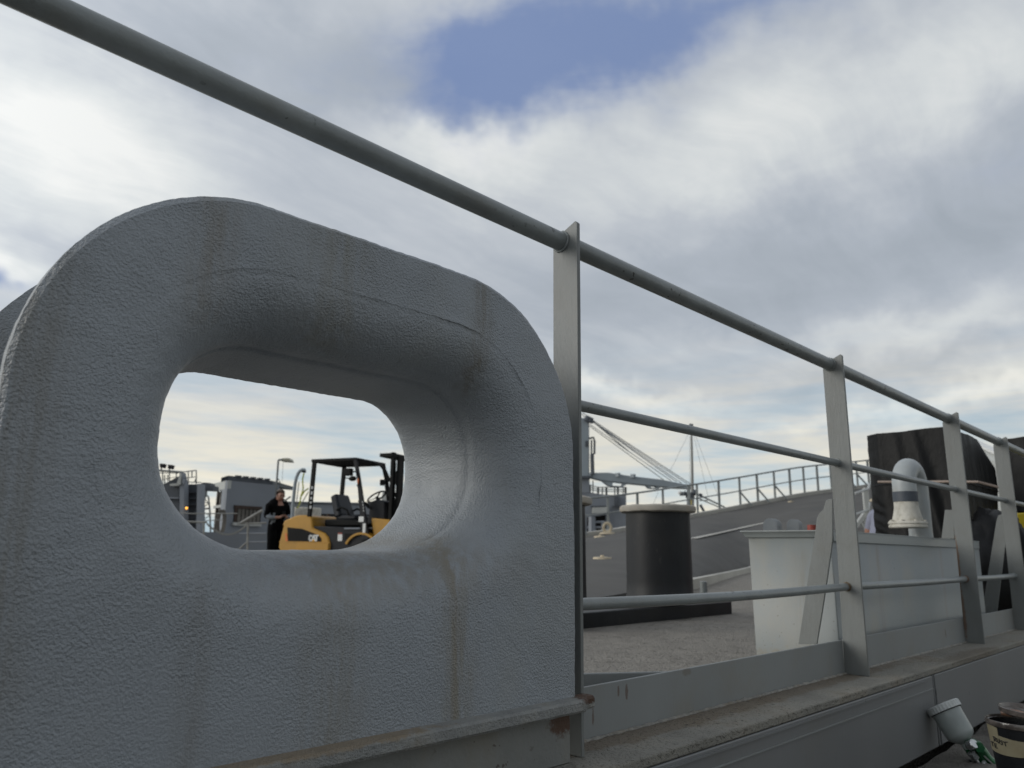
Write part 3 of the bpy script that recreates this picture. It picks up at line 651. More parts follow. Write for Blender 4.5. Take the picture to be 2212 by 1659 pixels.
# ================================================================ tarpaulin covered equipment
def tarp(name, lab, corners_fn, levels, zb, ztop, loc, seed, N=150, strap=None):
    t_ = thing(name, lab, 'tarp cover', loc)
    mb = MB(); vs = []; L = levels
    for i in range(L+1):
        a = i/L; z = ztop+(zb-ztop)*a
        cs = corners_fn(a)
        per = [(cs[(k+1) % len(cs)]-cs[k]).length for k in range(len(cs))]; tot = sum(per)
        for j in range(N):
            s_ = tot*j/N; k = 0
            while s_ > per[k]: s_ -= per[k]; k += 1
            p = cs[k].lerp(cs[(k+1) % len(cs)], s_/per[k])
            c = sum(cs, Vector((0, 0)))/len(cs); o = (p-c).normalized()
            q = Vector((p.x, p.y, z))
            ss = (tot*j/N)
            acc_ = 0; dc_ = 9
            for pk in per+[0]: dc_ = min(dc_, abs(ss-acc_)); acc_ += pk
            cf_ = min(1, .12+dc_/.16)
            f1 = noise.noise(Vector((ss*5.0+z*.5+seed, z*.22, seed)))
            f2 = noise.noise(Vector((ss*13+z*2.4, z*.5+seed, 3)))
            f3 = noise.noise(Vector((ss*25-z*12, z*9+seed, 1)))
            fold = cf_*((1-abs(f1)*2.4)*.050*(.2+a)+f2*.020*(.4+a)+f3*.0025)-.03
            q += Vector((o.x, o.y, 0))*fold
            vs.append(q)
    fs = [(i*N+j, i*N+(j+1) % N, (i+1)*N+(j+1) % N, (i+1)*N+j) for i in range(L) for j in range(N)]
    c = sum((vs[j] for j in range(N)), Vector())/N; c.z = ztop+.02
    vs.append(c); fs += [(j, (j+1) % N, len(vs)-1) for j in range(N)]
    for j in range(N): vs[j].z += noise.noise(vs[j]*5)*.012
    mb.add(vs, fs); mb.build('sheet', M['tarp'], t_, smooth=70)
    if strap:
        for hz_ in (.30, .62):
            i = int(L*hz_); mb = MB(); mb.tube([vs[i*N+j]+Vector((-.006, -.006, 0)) for j in range(0, N, 3)]+[vs[i*N]+Vector((-.006, -.006, 0))], .004, 6, cap=False); mb.build('lashing_rope', M['fk_dark'], t_)
        mb = MB(); mb.tube(strap, .009, 10); mb.build('strap', M['strap'], t_)
    return t_
x6 = 6.27
yL = PX(1893, 1000, x6).y; yR = PX(2066, 1000, x6).y
zt1 = PX(1960, 930, x6).z
_tab = [PY(1769.6+px*.288, 849.4+py*.288, yR+.03)+Vector((.07, 0, 0)) for px, py in ((1165, 300), (1190, 335), (1240, 430), (1285, 500), (1325, 560), (1345, 700), (1345, 870), (1250, 1280))]
_tab = [((zt1-p.z)/(zt1-DECK), p.x) for p in _tab]+[(1.01, 6.9)]
def xr_of(a):
    if a <= _tab[0][0]: return _tab[0][1]
    for (a0, x0_), (a1, x1_) in zip(_tab, _tab[1:]):
        if a0 <= a <= a1: return x0_+(x1_-x0_)*(a-a0)/(a1-a0)
    return _tab[-1][1]
def cf(a):
    xr = xr_of(a)
    return [Vector((x6-.02*a, yL-.05*a)), Vector((x6-.03*a, yR-.03*a)), Vector((xr, yR+.03)), Vector((xr, yL+.1)), Vector((x6+.1, yL+.12))]
zt1 = PX(1960, 930, x6).z
sp = [PX(1769.6+x*.288, 849.4+y*.288, 6.10) for x, y in ((440, 665), (700, 665), (950, 663), (1190, 665))]
sp.append(PY(1769.6+1345*.288, 849.4+705*.288, sp[-1].y-.1)); 
tarp('covered_machinery', 'tall boxy machine under wrinkled black tarp behind the gooseneck vent', cf, 60, DECK, zt1, (6.8, 2.0, DECK), 3, strap=sp)
def cf2(a): return [Vector((8.0, 2.15)), Vector((8.0-.02*a, 1.2-.05*a)), Vector((9.4, 1.2)), Vector((9.4, 2.15))]
yy = PX(2166, 1000, 8.0).y
def cf2(a): return [Vector((8.0, yy-.02*a)), Vector((8.0-.02*a, yy-.75-.05*a)), Vector((9.4, yy-.75)), Vector((9.4, yy))]
tarp('covered_machinery', 'black tarp covered shape cut by the right edge of the view', cf2, 40, PX(2200, 1104, 8.0).z, PX(2195, 945, 8.0).z, (8.6, yy-.4, DECK), 9)
yl_ = PX(2199, 1150, 8.0).y-.5
yb = thing('yellow_crate', 'bright yellow ribbed crate under the farthest black tarp', 'crate', (8.5, yl_, DECK))
zb_ = PX(2205, 1106, 8.0).z
for k in range(5):
    mb = MB(); z1_ = zb_-.004-k*.17; mb.box((8.5, yl_, z1_-.075), (1.0, 1.0, .145)); mb.build('tier', M['yellow_bin'], yb, bevel=.015)
mb = MB(); mb.box((8.5, yl_, (DECK+zb_)/2-.01), (.985, .985, zb_-DECK-.03)); mb.build('core', M['dark'], yb)
# light panel behind
gp = Q(2150, 1015, 9.2)
pn = thing('vent_housing', 'light grey slanted housing seen between the two black tarps', 'housing', (gp.x, gp.y, DECK))
A_, B_ = Q(2105, 958, 9.4), Q(2175, 990, 8.6)
mb = MB(); d_ = Vector((.5, .6, 0))
mb.add([Vector((A_.x, A_.y, DECK)), Vector((B_.x, B_.y, DECK)), B_, A_, Vector((A_.x, A_.y, DECK))+d_, Vector((B_.x, B_.y, DECK))+d_, B_+d_, A_+d_],
       [(0, 1, 2, 3), (4, 7, 6, 5), (0, 4, 5, 1), (1, 5, 6, 2), (2, 6, 7, 3), (3, 7, 4, 0)]); mb.build('panel', M['haze_lt'], pn, bevel=.01)
mb = MB(); mb.bar(A_+Vector((0, 0, .02)), B_+Vector((0, 0, .02)), .10, .03); mb.build('top_edge', M['decal'], pn)
# black sheet and straps bundled low behind post four
bd = thing('tarp_bundle', 'heap of black sheet with grey straps low behind the fourth rail post', 'tarp bundle', (5.9, 1.65, DECK))
mb = MB(); mb.ellip((6.35, 1.46, DECK+.22), (.55, .24, .50), 40, 24); o = mb.build('sheet', M['tarp'], bd)
for v_ in o.data.vertices: v_.co += v_.normal*(noise.noise(v_.co*7)*.07+noise.noise(v_.co*19)*.03)
for k in range(7):
    mb = MB(); x = 5.90+.05*k; z0_ = DECK+.06+random.random()*.30; y_ = 1.46-.24*(1-abs(x-6.35)/.62)
    mb.bar((x, y_, z0_), (x+random.uniform(-.08, .12), y_-.02, z0_+.14), .012, .03); mb.build('strap', M['haze'], bd)

# ================================================================ ramp railings
def far_rail():
    t_ = thing('ramp_railing', 'thin grey three-bar railing along the far curved edge of the ramp', 'railing', ramp_pt(.3, 1))
    us = []
    xs = [1222+ (x)*.304 for x in ()]
    # post screen x of the photograph give the spacing along the edge
    tgt = [1000, 1080, 1160, 1240, 1314, 1379, 1434, 1490, 1508, 1555, 1600, 1638, 1675, 1709, 1739, 1768, 1797, 1828, 1854, 1878, 1900, 1925, 1950]
    dense = [ramp_pt(i/1200, 1) for i in range(1201)]
    def scr(p): 
        return CX+f_*p.dot(CR)/p.dot(CF)
    sx = [scr(p) for p in dense]
    H = 1.12
    for k, x in enumerate(tgt):
        i = min(range(1201), key=lambda i: abs(sx[i]-x)); p = dense[i]+Vector((0, 0, .1))
        w_ = .085 if k % 2 else .075
        mb = MB(); mb.bar(p, p+Vector((0, 0, H)), w_, .06, up=F0); po = mb.build('post', M['rail_lt'], t_)
        if k in (3, 5, 10, 11, 12, 17, 18):
            q = p+R0*.42-F0*.1; mb = MB(); mb.bar(q, p+Vector((0, 0, H*.5)), .06, .05, up=F0); mb.build('brace', M['rail'], po)
    i0 = min(range(1201), key=lambda i: abs(sx[i]-1000)); i1 = min(range(1201), key=lambda i: abs(sx[i]-1950))
    pts = [dense[i]+Vector((0, 0, .1)) for i in range(i0, i1, 20)]+[dense[i1]+Vector((0, 0, .1))]
    for nm, h, r in (('top_rail', H, .032), ('middle_rail', H*.52, .022)):
        mb = MB(); mb.tube([p+Vector((0, 0, h)) for p in pts], r, 8); mb.build(nm, M['rail_lt'], t_)
far_rail()
def near_rail():
    b0 = Q(1876, 1152, 18.5); t_ = thing('ramp_railing', 'short braced grey railing left of the tall black tarp', 'railing', b0)
    top = Q(1874, 1056, 18.5); h = top.z-b0.z
    for k, (dx, nm) in enumerate(((0, 1), (1.1, 1), (-1.1*.0, 0))):
        if k == 2: break
        p = b0+Vector((1.0, .35, .1))*dx*1.5
        mb = MB(); mb.bar(p, p+Vector((0, 0, h)), .10, .08, up=F0); po = mb.build('post', M['haze_lt'], t_)
        mb = MB(); mb.bar(p-R0*.42+Vector((0, 0, -.02)), p+Vector((0, 0, h*.48)), .08, .06, up=F0); mb.build('brace', M['haze_lt'], po)
        mb = MB(); mb.bar(p+Vector((0, 0, h*.0)), p-R0*.20+Vector((0, 0, h*.3)), .05, .05, up=F0); mb.build('brace', M['haze_lt'], po)
    a = Q(1846, 1112, 17.4); b = Q(1876, 1101, 18.5)
    mb = MB(); mb.tube([a, b, b+Vector((1.6, .55, .25))], .028, 8); mb.build('middle_rail', M['haze_lt'], t_)
    a = Q(1846, 1066, 17.4); b = Q(1876, 1056, 18.5)
    mb = MB(); mb.tube([a, b, b+Vector((1.6, .55, .25))], .03, 8); mb.build('top_rail', M['haze_lt'], t_)
    mb = MB(); mb.bar(b0+Vector((-1, -.4, -.75)), b0+Vector((1.6, .5, -.62)), .3, 1.5); mb.build('foot_plate', M['ramp'], t_)
near_rail()
# padeyes
def padeye(x, y, lab, ring=False, s_=1):
    p = on_ramp(x, y, .0); t_ = thing('tie_down_fitting', lab, 'deck fitting', p, group='cream tie down fittings on the ramp')
    mb = MB(); T = Matrix.Translation(p); mb.lathe([(0, .05*s_), (.10*s_, .05*s_), (.24*s_, .02), (.26*s_, -.03)], 20, T); mb.build('base', M['cream'], t_)
    if ring:
        mb = MB(); c = p+Vector((0, 0, .18)); mb.tube([c+R0*(.12*math.cos(k*math.pi/10))+Z*(.14*math.sin(k*math.pi/10)) for k in range(21)], .045, 10, cap=False); mb.build('ring', M['cream'], t_)
    else:
        mb = MB(); mb.box(p+Vector((0, 0, .07*s_)), (.09*s_, .09*s_, .05*s_)); mb.build('lug', M['cream'], t_, bevel=.01)
padeye(1301, 1207, 'flat cream tie down fitting low on the ramp, left of the bollard', s_=.5)
padeye(1312, 1152, 'upright cream ring fitting at the far ramp edge', ring=True)
padeye(1296, 1160, 'low cream fitting just left of the upright ring', s_=.7)
padeye(1708, 1084, 'small pale fitting near the ramp crest', s_=.45)
padeye(1884, 1082, 'cream fitting beside the short braced railing', s_=.8)

# ================================================================ people
def skin_body(name, joints, edges, parent, mats, classify, sub=2):
    me = bpy.data.meshes.new(name); names = list(joints)
    me.from_pydata([joints[k][0] for k in names], [(names.index(a), names.index(b)) for a, b in edges], [])
    o = bpy.data.objects.new(name, me); COL.objects.link(o)
    md = o.modifiers.new('skin', 'SKIN'); md.use_smooth_shade = True
    for k, sv in zip(names, me.skin_vertices[0].data):
        r = joints[k][1]; sv.radius = r if isinstance(r, tuple) else (r, r); sv.use_root = (k == 'pelvis')
    ss = o.modifiers.new('sub', 'SUBSURF'); ss.levels = sub; ss.render_levels = sub
    dg = bpy.context.evaluated_depsgraph_get(); dg.update()
    m2 = bpy.data.meshes.new_from_object(o.evaluated_get(dg)); m2.name = name
    bpy.data.objects.remove(o)
    o = bpy.data.objects.new(name, m2); COL.objects.link(o); o.parent = parent
    m2.materials.clear()
    for m_ in mats: m2.materials.append(m_)
    for p in m2.polygons:
        p.material_index = classify(p.center); p.use_smooth = True
    return o
def V(*a): return Vector(a)
def standing():
    d = PZ(606, 1058, 1.75+DECK); root = thing('person', 'person in black coverall with rolled grey sleeves looking down at their hands', 'person', (d.x-.03, d.y, DECK), AZ+R_(180)+R_(38))
    # local: +x is where the person faces, +y their left
    J = {'pelvis': (V(0, 0, .95), (.17, .13)), 'waist': (V(0, 0, 1.10), (.17, .12)), 'chest': (V(.01, 0, 1.30), (.20, .14)), 'neck0': (V(.02, 0, 1.45), (.10, .09)),
         'neck': (V(.055, 0, 1.515), (.055, .055)), 'head0': (V(.125, 0, 1.545), (.060, .062)), 'head1': (V(.135, 0, 1.615), (.070, .078)), 'head2': (V(.105, 0, 1.675), (.062, .068)),
         'nose': (V(.225, 0, 1.565), .014),
         'hipL': (V(0, .10, .90), .110), 'kneeL': (V(.03, .09, .50), .092), 'ankL': (V(0, .095, .09), .070), 'toeL': (V(.17, .15, .03), .038),
         'hipR': (V(0, -.10, .90), .110), 'kneeR': (V(.03, -.09, .50), .092), 'ankR': (V(-.03, -.095, .09), .070), 'toeR': (V(.14, -.15, .03), .038),
         'shL': (V(0, .19, 1.41), .072), 'elL': (V(.03, .27, 1.14), .055), 'foL': (V(.16, .20, 1.09), .046), 'wrL': (V(.29, .09, 1.10), .027), 'haL': (V(.35, .055, 1.11), (.034, .020)),
         'shR': (V(0, -.19, 1.41), .072), 'elR': (V(.02, -.29, 1.12), .056), 'foR': (V(.15, -.22, 1.08), .048), 'wrR': (V(.28, -.07, 1.09), .027), 'haR': (V(.34, -.03, 1.10), (.034, .020))}
    for s_, y in (('L', .04), ('R', -.02)):
        for k in range(4): J['f%d%s' % (k, s_)] = (V(.395-.008*abs(k-1.5), y+(.018*(k-1.5)), 1.125-(.004*k)), .009); J['g%d%s' % (k, s_)] = (V(.405-.01*abs(k-1.5), y*.3+(.016*(k-1.5)), 1.15), .008)
        J['t%s' % s_] = (V(.34, y*.4, 1.15), .010)
    E = [('pelvis', 'waist'), ('waist', 'chest'), ('chest', 'neck0'), ('neck0', 'neck'), ('neck', 'head0'), ('head0', 'head1'), ('head1', 'head2'), ('head0', 'nose')]
    for s_ in 'LR':
        E += [('pelvis', 'hip'+s_), ('hip'+s_, 'knee'+s_), ('knee'+s_, 'ank'+s_), ('ank'+s_, 'toe'+s_), ('neck0', 'sh'+s_), ('sh'+s_, 'el'+s_), ('el'+s_, 'fo'+s_), ('fo'+s_, 'wr'+s_), ('wr'+s_, 'ha'+s_), ('ha'+s_, 't'+s_)]
        for k in range(4): E += [('ha'+s_, 'f%d%s' % (k, s_)), ('f%d%s' % (k, s_), 'g%d%s' % (k, s_))]
    def cl_(c):
        if c.z > 1.50 and abs(c.y) < .105: return 0
        if c.x > .25 and c.z > 1.0: return 0
        if c.x > .10 and .95 < c.z < 1.2 and abs(c.y) > .10: return 2
        if c.z < .07: return 1
        if c.x > .075 and abs(c.y) < .05 and c.z > 1.40: return 0
        return 1
    for k_ in J:
        g_ = 1.28 if k_[:3] in ('hip', 'kne', 'pel', 'wai', 'che', 'ank') else 1.22 if k_[:2] in ('sh', 'el', 'fo', 'he', 'ne') else 1.1
        r__ = J[k_][1]; J[k_] = (J[k_][0], tuple(v*g_ for v in r__) if isinstance(r__, tuple) else r__*g_)
    skin_body('body', J, E, root, [M['skin'], M['black_cloth'], M['grey_cloth']], cl_)
    mb = MB(); mb.ellip((.098, 0, 1.652), (.112, .106, .108), 24, 16)
    o = mb.build('hair', M['hair'], root, world=False)
    bm = bmesh.new(); bm.from_mesh(o.data)
    bmesh.ops.delete(bm, geom=[v_ for v_ in bm.verts if (v_.co.x > .10 and v_.co.z < 1.69-.0*v_.co.x) or v_.co.z < 1.585], context='VERTS'); bm.to_mesh(o.data); bm.free()
    for s_ in (-1, 1):
        mb = MB(); mb.ellip((.115, s_*.092, 1.595), (.018, .01, .030), 10, 8); mb.build('ear', M['skin'], root, world=False)
        mb = MB(); mb.ellip((.212, s_*.032, 1.600), (.012, .014, .008), 8, 6); mb.build('eye', M['dark'], root, world=False)
    mb = MB(); mb.ellip((.195, 0, 1.515), (.012, .026, .006), 8, 6); mb.build('mouth', M['red'], root, world=False)
    mb = MB()
    for a, b in (((.03, -.085, 1.50), (.115, -.015, 1.385)), ((.03, .085, 1.50), (.115, .015, 1.385))): mb.bar(a, b, .02, .035)
    mb.build('collar', M['black_cloth'], root, world=False, bevel=.005)
    ph = thing('phone', 'dark phone held in the hands of the standing person', 'phone', root.matrix_basis @ V(.37, .01, 1.13), AZ+R_(218))
    mb = MB(); mb.box((0, 0, .02), (.012, .075, .15)); mb.build('case', M['fk_black'], ph, world=False, bevel=.004)
standing()
def crouching():
    c = Q(1903, 1120, 8.6); root = thing('person', 'crouching person in pale lilac grey shirt mostly hidden behind the tall black tarp', 'person', (c.x, c.y, DECK), AZ+R_(-60))
    J = {'pelvis': (V(-.05, 0, .38), (.17, .14)), 'waist': (V(.0, 0, .55), (.17, .13)), 'chest': (V(.10, 0, .74), (.19, .14)), 'neck0': (V(.18, 0, .88), (.10, .09)),
         'neck': (V(.23, 0, .94), .055), 'head0': (V(.29, 0, .98), (.068, .07)), 'head1': (V(.32, 0, 1.04), (.08, .085)), 'head2': (V(.31, 0, 1.10), (.066, .072)), 'nose': (V(.39, 0, .99), .014),
         'hipL': (V(-.02, .11, .36), .10), 'kneeL': (V(.36, .16, .40), .07), 'ankL': (V(.12, .16, .08), .05), 'toeL': (V(.29, .17, .03), .038),
         'hipR': (V(-.02, -.11, .36), .10), 'kneeR': (V(.30, -.20, .12), .07), 'ankR': (V(-.08, -.18, .08), .05), 'toeR': (V(-.02, -.19, .03), .038),
         'shL': (V(.13, .19, .84), .072), 'elL': (V(.15, .29, .56), .05), 'wrL': (V(.32, .16, .42), .028), 'haL': (V(.39, .12, .40), (.036, .02)),
         'shR': (V(.13, -.19, .84), .072), 'elR': (V(.13, -.30, .56), .05), 'wrR': (V(.30, -.18, .42), .028), 'haR': (V(.37, -.13, .40), (.036, .02))}
    E = [('pelvis', 'waist'), ('waist', 'chest'), ('chest', 'neck0'), ('neck0', 'neck'), ('neck', 'head0'), ('head0', 'head1'), ('head1', 'head2'), ('head0', 'nose')]
    for s_, y in (('L', 1), ('R', -1)):
        E += [('pelvis', 'hip'+s_), ('hip'+s_, 'knee'+s_), ('knee'+s_, 'ank'+s_), ('ank'+s_, 'toe'+s_), ('neck0', 'sh'+s_), ('sh'+s_, 'el'+s_), ('el'+s_, 'wr'+s_), ('wr'+s_, 'ha'+s_)]
        h = J['ha'+s_][0]
        for k in range(4): J['f%d%s' % (k, s_)] = (h+V(.05-.006*abs(k-1.5), .016*(k-1.5), -.01), .009); J['g%d%s' % (k, s_)] = (h+V(.07-.01*abs(k-1.5), .015*(k-1.5), -.035), .008); E += [('ha'+s_, 'f%d%s' % (k, s_)), ('f%d%s' % (k, s_), 'g%d%s' % (k, s_))]
        J['t'+s_] = (h+V(.02, -y*.035, 0), .010); E.append(('ha'+s_, 't'+s_))
    def cl_(c):
        if c.z > .92: return 0
        if abs(c.y) > .115 and c.z < .68 and c.z > .45 or (c.x > .25 and .36 < c.z < .5 and abs(c.y) > .08 and c.x > .3): return 0
        return 1 if c.z > .48 else 2
    skin_body('body', J, E, root, [M['skin'], M['lilac_cloth'], M['black_cloth']], cl_)
    mb = MB(); mb.ellip((.30, 0, 1.05), (.10, .095, .095), 24, 16); o = mb.build('hair', M['hair'], root, world=False)
    bm = bmesh.new(); bm.from_mesh(o.data); bmesh.ops.delete(bm, geom=[v_ for v_ in bm.verts if v_.co.x > .34 or v_.co.z < .99], context='VERTS'); bm.to_mesh(o.data); bm.free()
crouching()

# ================================================================ forklift
def forklift():
    A = PZ(674.7, 992, 1.72)
    t_ = thing('forklift', 'yellow and black forklift with overhead guard seen through the fairlead hole', 'forklift', (A.x, A.y, DECK), R_(-67.5))
    S = 1.0
    def c(x, y): return ((x-780)*.00152, .42+(1480-y)*.00138)     # side view, metres
    B = lambda mb, n, m, par=t_, **k: mb.build(n, m, par, world=False, **k)
    # counterweight
    prof = [c(*q) for q in ((335, 1480), (345, 1405), (388, 1200), (375, 1160), (400, 1110), (560, 1047), (620, 1035), (780, 1038), (832, 1068), (852, 1215), (1040, 1288), (1100, 1345), (1132, 1425), (1132, 1600), (1080, 1680), (420, 1680))]
    mb = MB(); mb.prism(prof, .0, 1.06, 'y'); cw = B(mb, 'counterweight', M['fk_yellow'], bevel=.03)
    pan = [c(*q) for q in ((455, 1208), (690, 1228), (870, 1288), (960, 1322), (1000, 1365), (1006, 1408), (486, 1404))]
    mb = MB(); mb.prism(pan, -.006, .03, 'y'); pnl = B(mb, 'side_panel', M['fk_black'], cw, bevel=.003)
    for a, b_ in (((345, 1412), (1132, 1418)),):
        p, q = c(*a), c(*b_); mb = MB(); mb.bar((p[0], -.004, p[1]), (q[0], -.004, q[1]), .012, .02); B(mb, 'trim_strip', M['fk_yellow'], cw)
    p0, p1 = c(640, 1430), c(1125, 1530); mb = MB(); mb.box(((p0[0]+p1[0])/2, -.012, (p0[1]+p1[1])/2), (p1[0]-p0[0], .03, p0[1]-p1[1])); B(mb, 'step', M['fk_yellow'], cw, bevel=.006)
    red = [c(*q) for q in ((432, 1290), (452, 1290), (484, 1402), (448, 1402))]; mb = MB(); mb.prism(red, -.009, .0, 'y'); B(mb, 'tail_lamp', M['orange'], cw)
    # lettering
    def glyph(strokes, x0, y0, sx, sy, th, m, nm):
        mb = MB()
        for (a, b_) in strokes:
            p = c(x0+a[0]*sx, y0+a[1]*sy); q = c(x0+b_[0]*sx, y0+b_[1]*sy)
            d = V(q[0]-p[0], 0, q[1]-p[1]); d.normalize(); e = d*th*.4
            mb.bar(V(p[0], -.009, p[1])-e, V(q[0], -.009, q[1])+e, .004, th, up=V(0, 0, 1) if abs(d.z) < .9 else V(1, 0, 0))
        return B(mb, nm, m, pnl)
    glyph([((.95, .1), (.3, 0)), ((.3, 0), (0, .3)), ((0, .3), (0, .7)), ((0, .7), (.3, 1)), ((.3, 1), (.95, .9))], 818, 1322, 38, 70, .030, M['decal'], 'letter_c')
    glyph([((0, 1), (.42, 0)), ((.42, 0), (.58, 0)), ((.58, 0), (1, 1))], 862, 1322, 46, 70, .028, M['decal'], 'letter_a')
    glyph([((0, 0), (1, 0)), ((.5, 0), (.5, 1))], 908, 1322, 42, 70, .030, M['decal'], 'letter_t')
    tri = [c(860, 1402), c(910, 1402), c(885, 1368)]; mb = MB(); mb.prism(tri, -.0135, -.0105, 'y'); B(mb, 'triangle_mark', M['decal_yellow'], pnl)
    # chassis / engine cover
    body = [c(*q) for q in ((850, 1190), (1180, 1200), (1620, 1225), (1640, 1420), (1560, 1600), (1130, 1600), (1130, 1430), (1100, 1345), (1040, 1288), (855, 1218))]
    mb = MB(); mb.prism(body, .03, 1.03, 'y'); B(mb, 'chassis', M['fk_dark'], bevel=.015)
    deckp = [c(*q) for q in ((925, 1095), (1180, 1085), (1530, 1105), (1530, 1190), (925, 1190))]
    mb = MB(); mb.prism(deckp, .22, .84, 'y'); B(mb, 'seat_base', M['fk_black'], bevel=.03)
    # seat: cushion, back, arms
    mb = MB(); x_, z_ = c(1215, 1085); mb.box((x_, .53, z_+.03), (.48, .48, .11)); st = B(mb, 'seat', M['fk_seat'], bevel=.04)
    xb, zb0 = c(1105, 1060); xt, zt_ = c(1020, 752)
    mb = MB(); mb.bar((xb, .53, zb0), (xt-.04, .53, zt_+.02), .54, .16, up=(1, 0, 0), w2=.46); B(mb, 'seat_back', M['fk_seat'], st, bevel=.045)
    mb = MB(); mb.bar((xb-.085, .53, zb0+.06), (xt-.12, .53, zt_-.06), .30, .02, up=(1, 0, 0), w2=.22); B(mb, 'back_pad', M['fk_dark'], st, bevel=.02)
    for y in (.26, .80):
        mb = MB(); xx, zz_ = c(1085, 960); mb.tube([(xx, y, zz_), (xx+.12, y, zz_+.05), (xx+.24, y, zz_+.0), (xx+.30, y, zz_-.10)], .022, 10); B(mb, 'armrest', M['fk_black'], st)
    # guard
    mb = MB()
    g = 2.13
    mb.bar((-.02, .02, g-.03), (1.04, .02, g-.03), .05, .06); mb.bar((-.02, 1.04, g-.03), (1.04, 1.04, g-.03), .05, .06)
    mb.bar((.0, .045, g-.03), (.0, 1.015, g-.03), .08, .06); mb.bar((1.02, .045, g-.035), (1.02, 1.015, g-.035), .08, .06)
    gd = B(mb, 'overhead_guard', M['fk_black'], bevel=.008)
    for k in range(9):
        mb = MB(); x = .12+k*.10; mb.bar((x, .045, g-.02), (x, 1.015, g-.02), .035, .05); B(mb, 'guard_slat', M['fk_black'], gd)
    def pillar(pts, y, w_, nm='guard_pillar', m=M['fk_black']):
        mb = MB()
        for (a, b_) in zip(pts, pts[1:]): mb.bar((a[0], y, a[1]), (b_[0], y, b_[1]), w_, a[2], up=(1, 0, 0), h2=b_[2])
        return B(mb, nm, m, gd, bevel=.006)
    r0 = c(870, 250); r1 = c(790, 1020)
    p = pillar([(.045, 2.10, .085), (.005, 1.00, .085)], .02, .05); pillar([(.045, 2.10, .085), (.005, 1.00, .085)], 1.04, .05)
    for k, (za, zb2) in enumerate(((1.60, 1.53), (1.50, 1.42), (1.39, 1.33), (1.30, 1.25), (1.22, 1.15))):
        mb = MB(); mb.box((.015+za*.018, -.0085, (za+zb2)/2), (.045, .003, (za-zb2)*.75)); B(mb, 'pillar_decal', M['decal_grey'], p)
    fp = [(1.00, 2.10, .075), (1.10, 1.75, .065), (1.30, .75, .14), (1.33, .56, .17)]
    p = pillar(fp, .02, .05, m=M['fk_dark']); pillar(fp, 1.04, .05)
    mb = MB(); mb.box((1.225, -.009, .945), (.11, .004, .10)); B(mb, 'pillar_decal', M['decal'], p)
    mb = MB(); mb.box((1.30, -.009, .78), (.06, .004, .17)); B(mb, 'pillar_decal', M['decal'], p)
    for k in range(4):
        mb = MB(); mb.box((1.235+.012*k, -.009, 1.27-.055*k), (.022, .004, .03)); B(mb, 'pillar_decal', M['decal_grey'], p)
    # labels on chassis
    x_, z_ = c(1270, 1348); mb = MB(); mb.box((x_, .026, z_), (.10, .006, .13)); B(mb, 'warning_label', M['decal'])
    x_, z_ = c(1270, 1325); mb = MB(); mb.box((x_, .0215, z_+.045), (.09, .004, .03)); B(mb, 'label_band', M['red'])
    x_, z_ = c(1390, 1335); mb = MB(); mb.box((x_, .028, z_), (.16, .006, .12)); B(mb, 'side_plate', M['fk_black'], bevel=.004)
    x_, z_ = c(1450, 1225); mb = MB(); mb.box((x_, .02, z_), (.36, .03, .03)); B(mb, 'step_strip', M['haze'], bevel=.006)
    # dash, wheel, levers
    mb = MB(); mb.prism([c(*q) for q in ((1600, 860), (1700, 820), (1830, 850), (1850, 1120), (1560, 1180), (1600, 1050))], .2, .95, 'y'); B(mb, 'dashboard', M['fk_dark'], bevel=.03)
    wc = V(1.22, .50, 1.40); nrm = V(-.55, 0, .83).normalized(); u = V(0, 1, 0); v2 = nrm.cross(u)
    mb = MB(); mb.tube([wc+u*.19*math.cos(k*math.pi/16)+v2*.19*math.sin(k*math.pi/16) for k in range(33)], .016, 8, cap=False)
    for k in range(3):
        a = k*2*math.pi/3; mb.bar(wc-nrm*.02, wc+(u*math.cos(a)+v2*math.sin(a))*.19, .025, .012)
    B(mb, 'steering_wheel', M['fk_black'])
    mb = MB(); mb.tube([wc, wc-nrm*.25, wc-nrm*.45+V(.05, 0, -.1)], [.03, .045, .06], 10); B(mb, 'steering_column', M['fk_black'])
    for k in range(3):
        mb = MB(); mb.tube([(1.30, .12+.06*k, 1.15), (1.16, .12+.06*k, 1.27), (1.08, .12+.06*k, 1.29)], .012, 8); mb.ellip((1.07, .12+.06*k, 1.29), (.025, .018, .02), 8, 6); B(mb, 'lever', M['fk_black'])
    # front fender, wheels, mast
    mb = MB(); mb.prism([c(*q) for q in ((1690, 1080), (1960, 1105), (2010, 1300), (1900, 1420), (1740, 1345)) ], .08, .98, 'y'); B(mb, 'front_cowl', M['fk_yellow'], bevel=.02)
    cxw, czw = 1.12+.12, .30
    for y in (.02, .88):
        mb = MB(); mb.lathe([(.10, -.09), (.28, -.09), (.30, -.06), (.30, .06), (.28, .09), (.10, .09)], 32, Matrix.Translation((cxw, y+.09, czw)) @ Matrix.Rotation(R_(90), 4, 'X')); wl = B(mb, 'wheel', M['tyre'])
        mb = MB(); mb.lathe([(0, -.07), (.14, -.07), (.17, -.092)], 24, Matrix.Translation((cxw, y+.09, czw)) @ Matrix.Rotation(R_(-90), 4, 'X')); B(mb, 'rim', M['fk_yellow'], wl)
        mb = MB(); mb.lathe([(.08, -.08), (.22, -.08), (.24, -.05), (.24, .05), (.22, .08), (.08, .08)], 32, Matrix.Translation((-.30, y+.09, .24)) @ Matrix.Rotation(R_(90), 4, 'X')); wl = B(mb, 'wheel', M['tyre'])
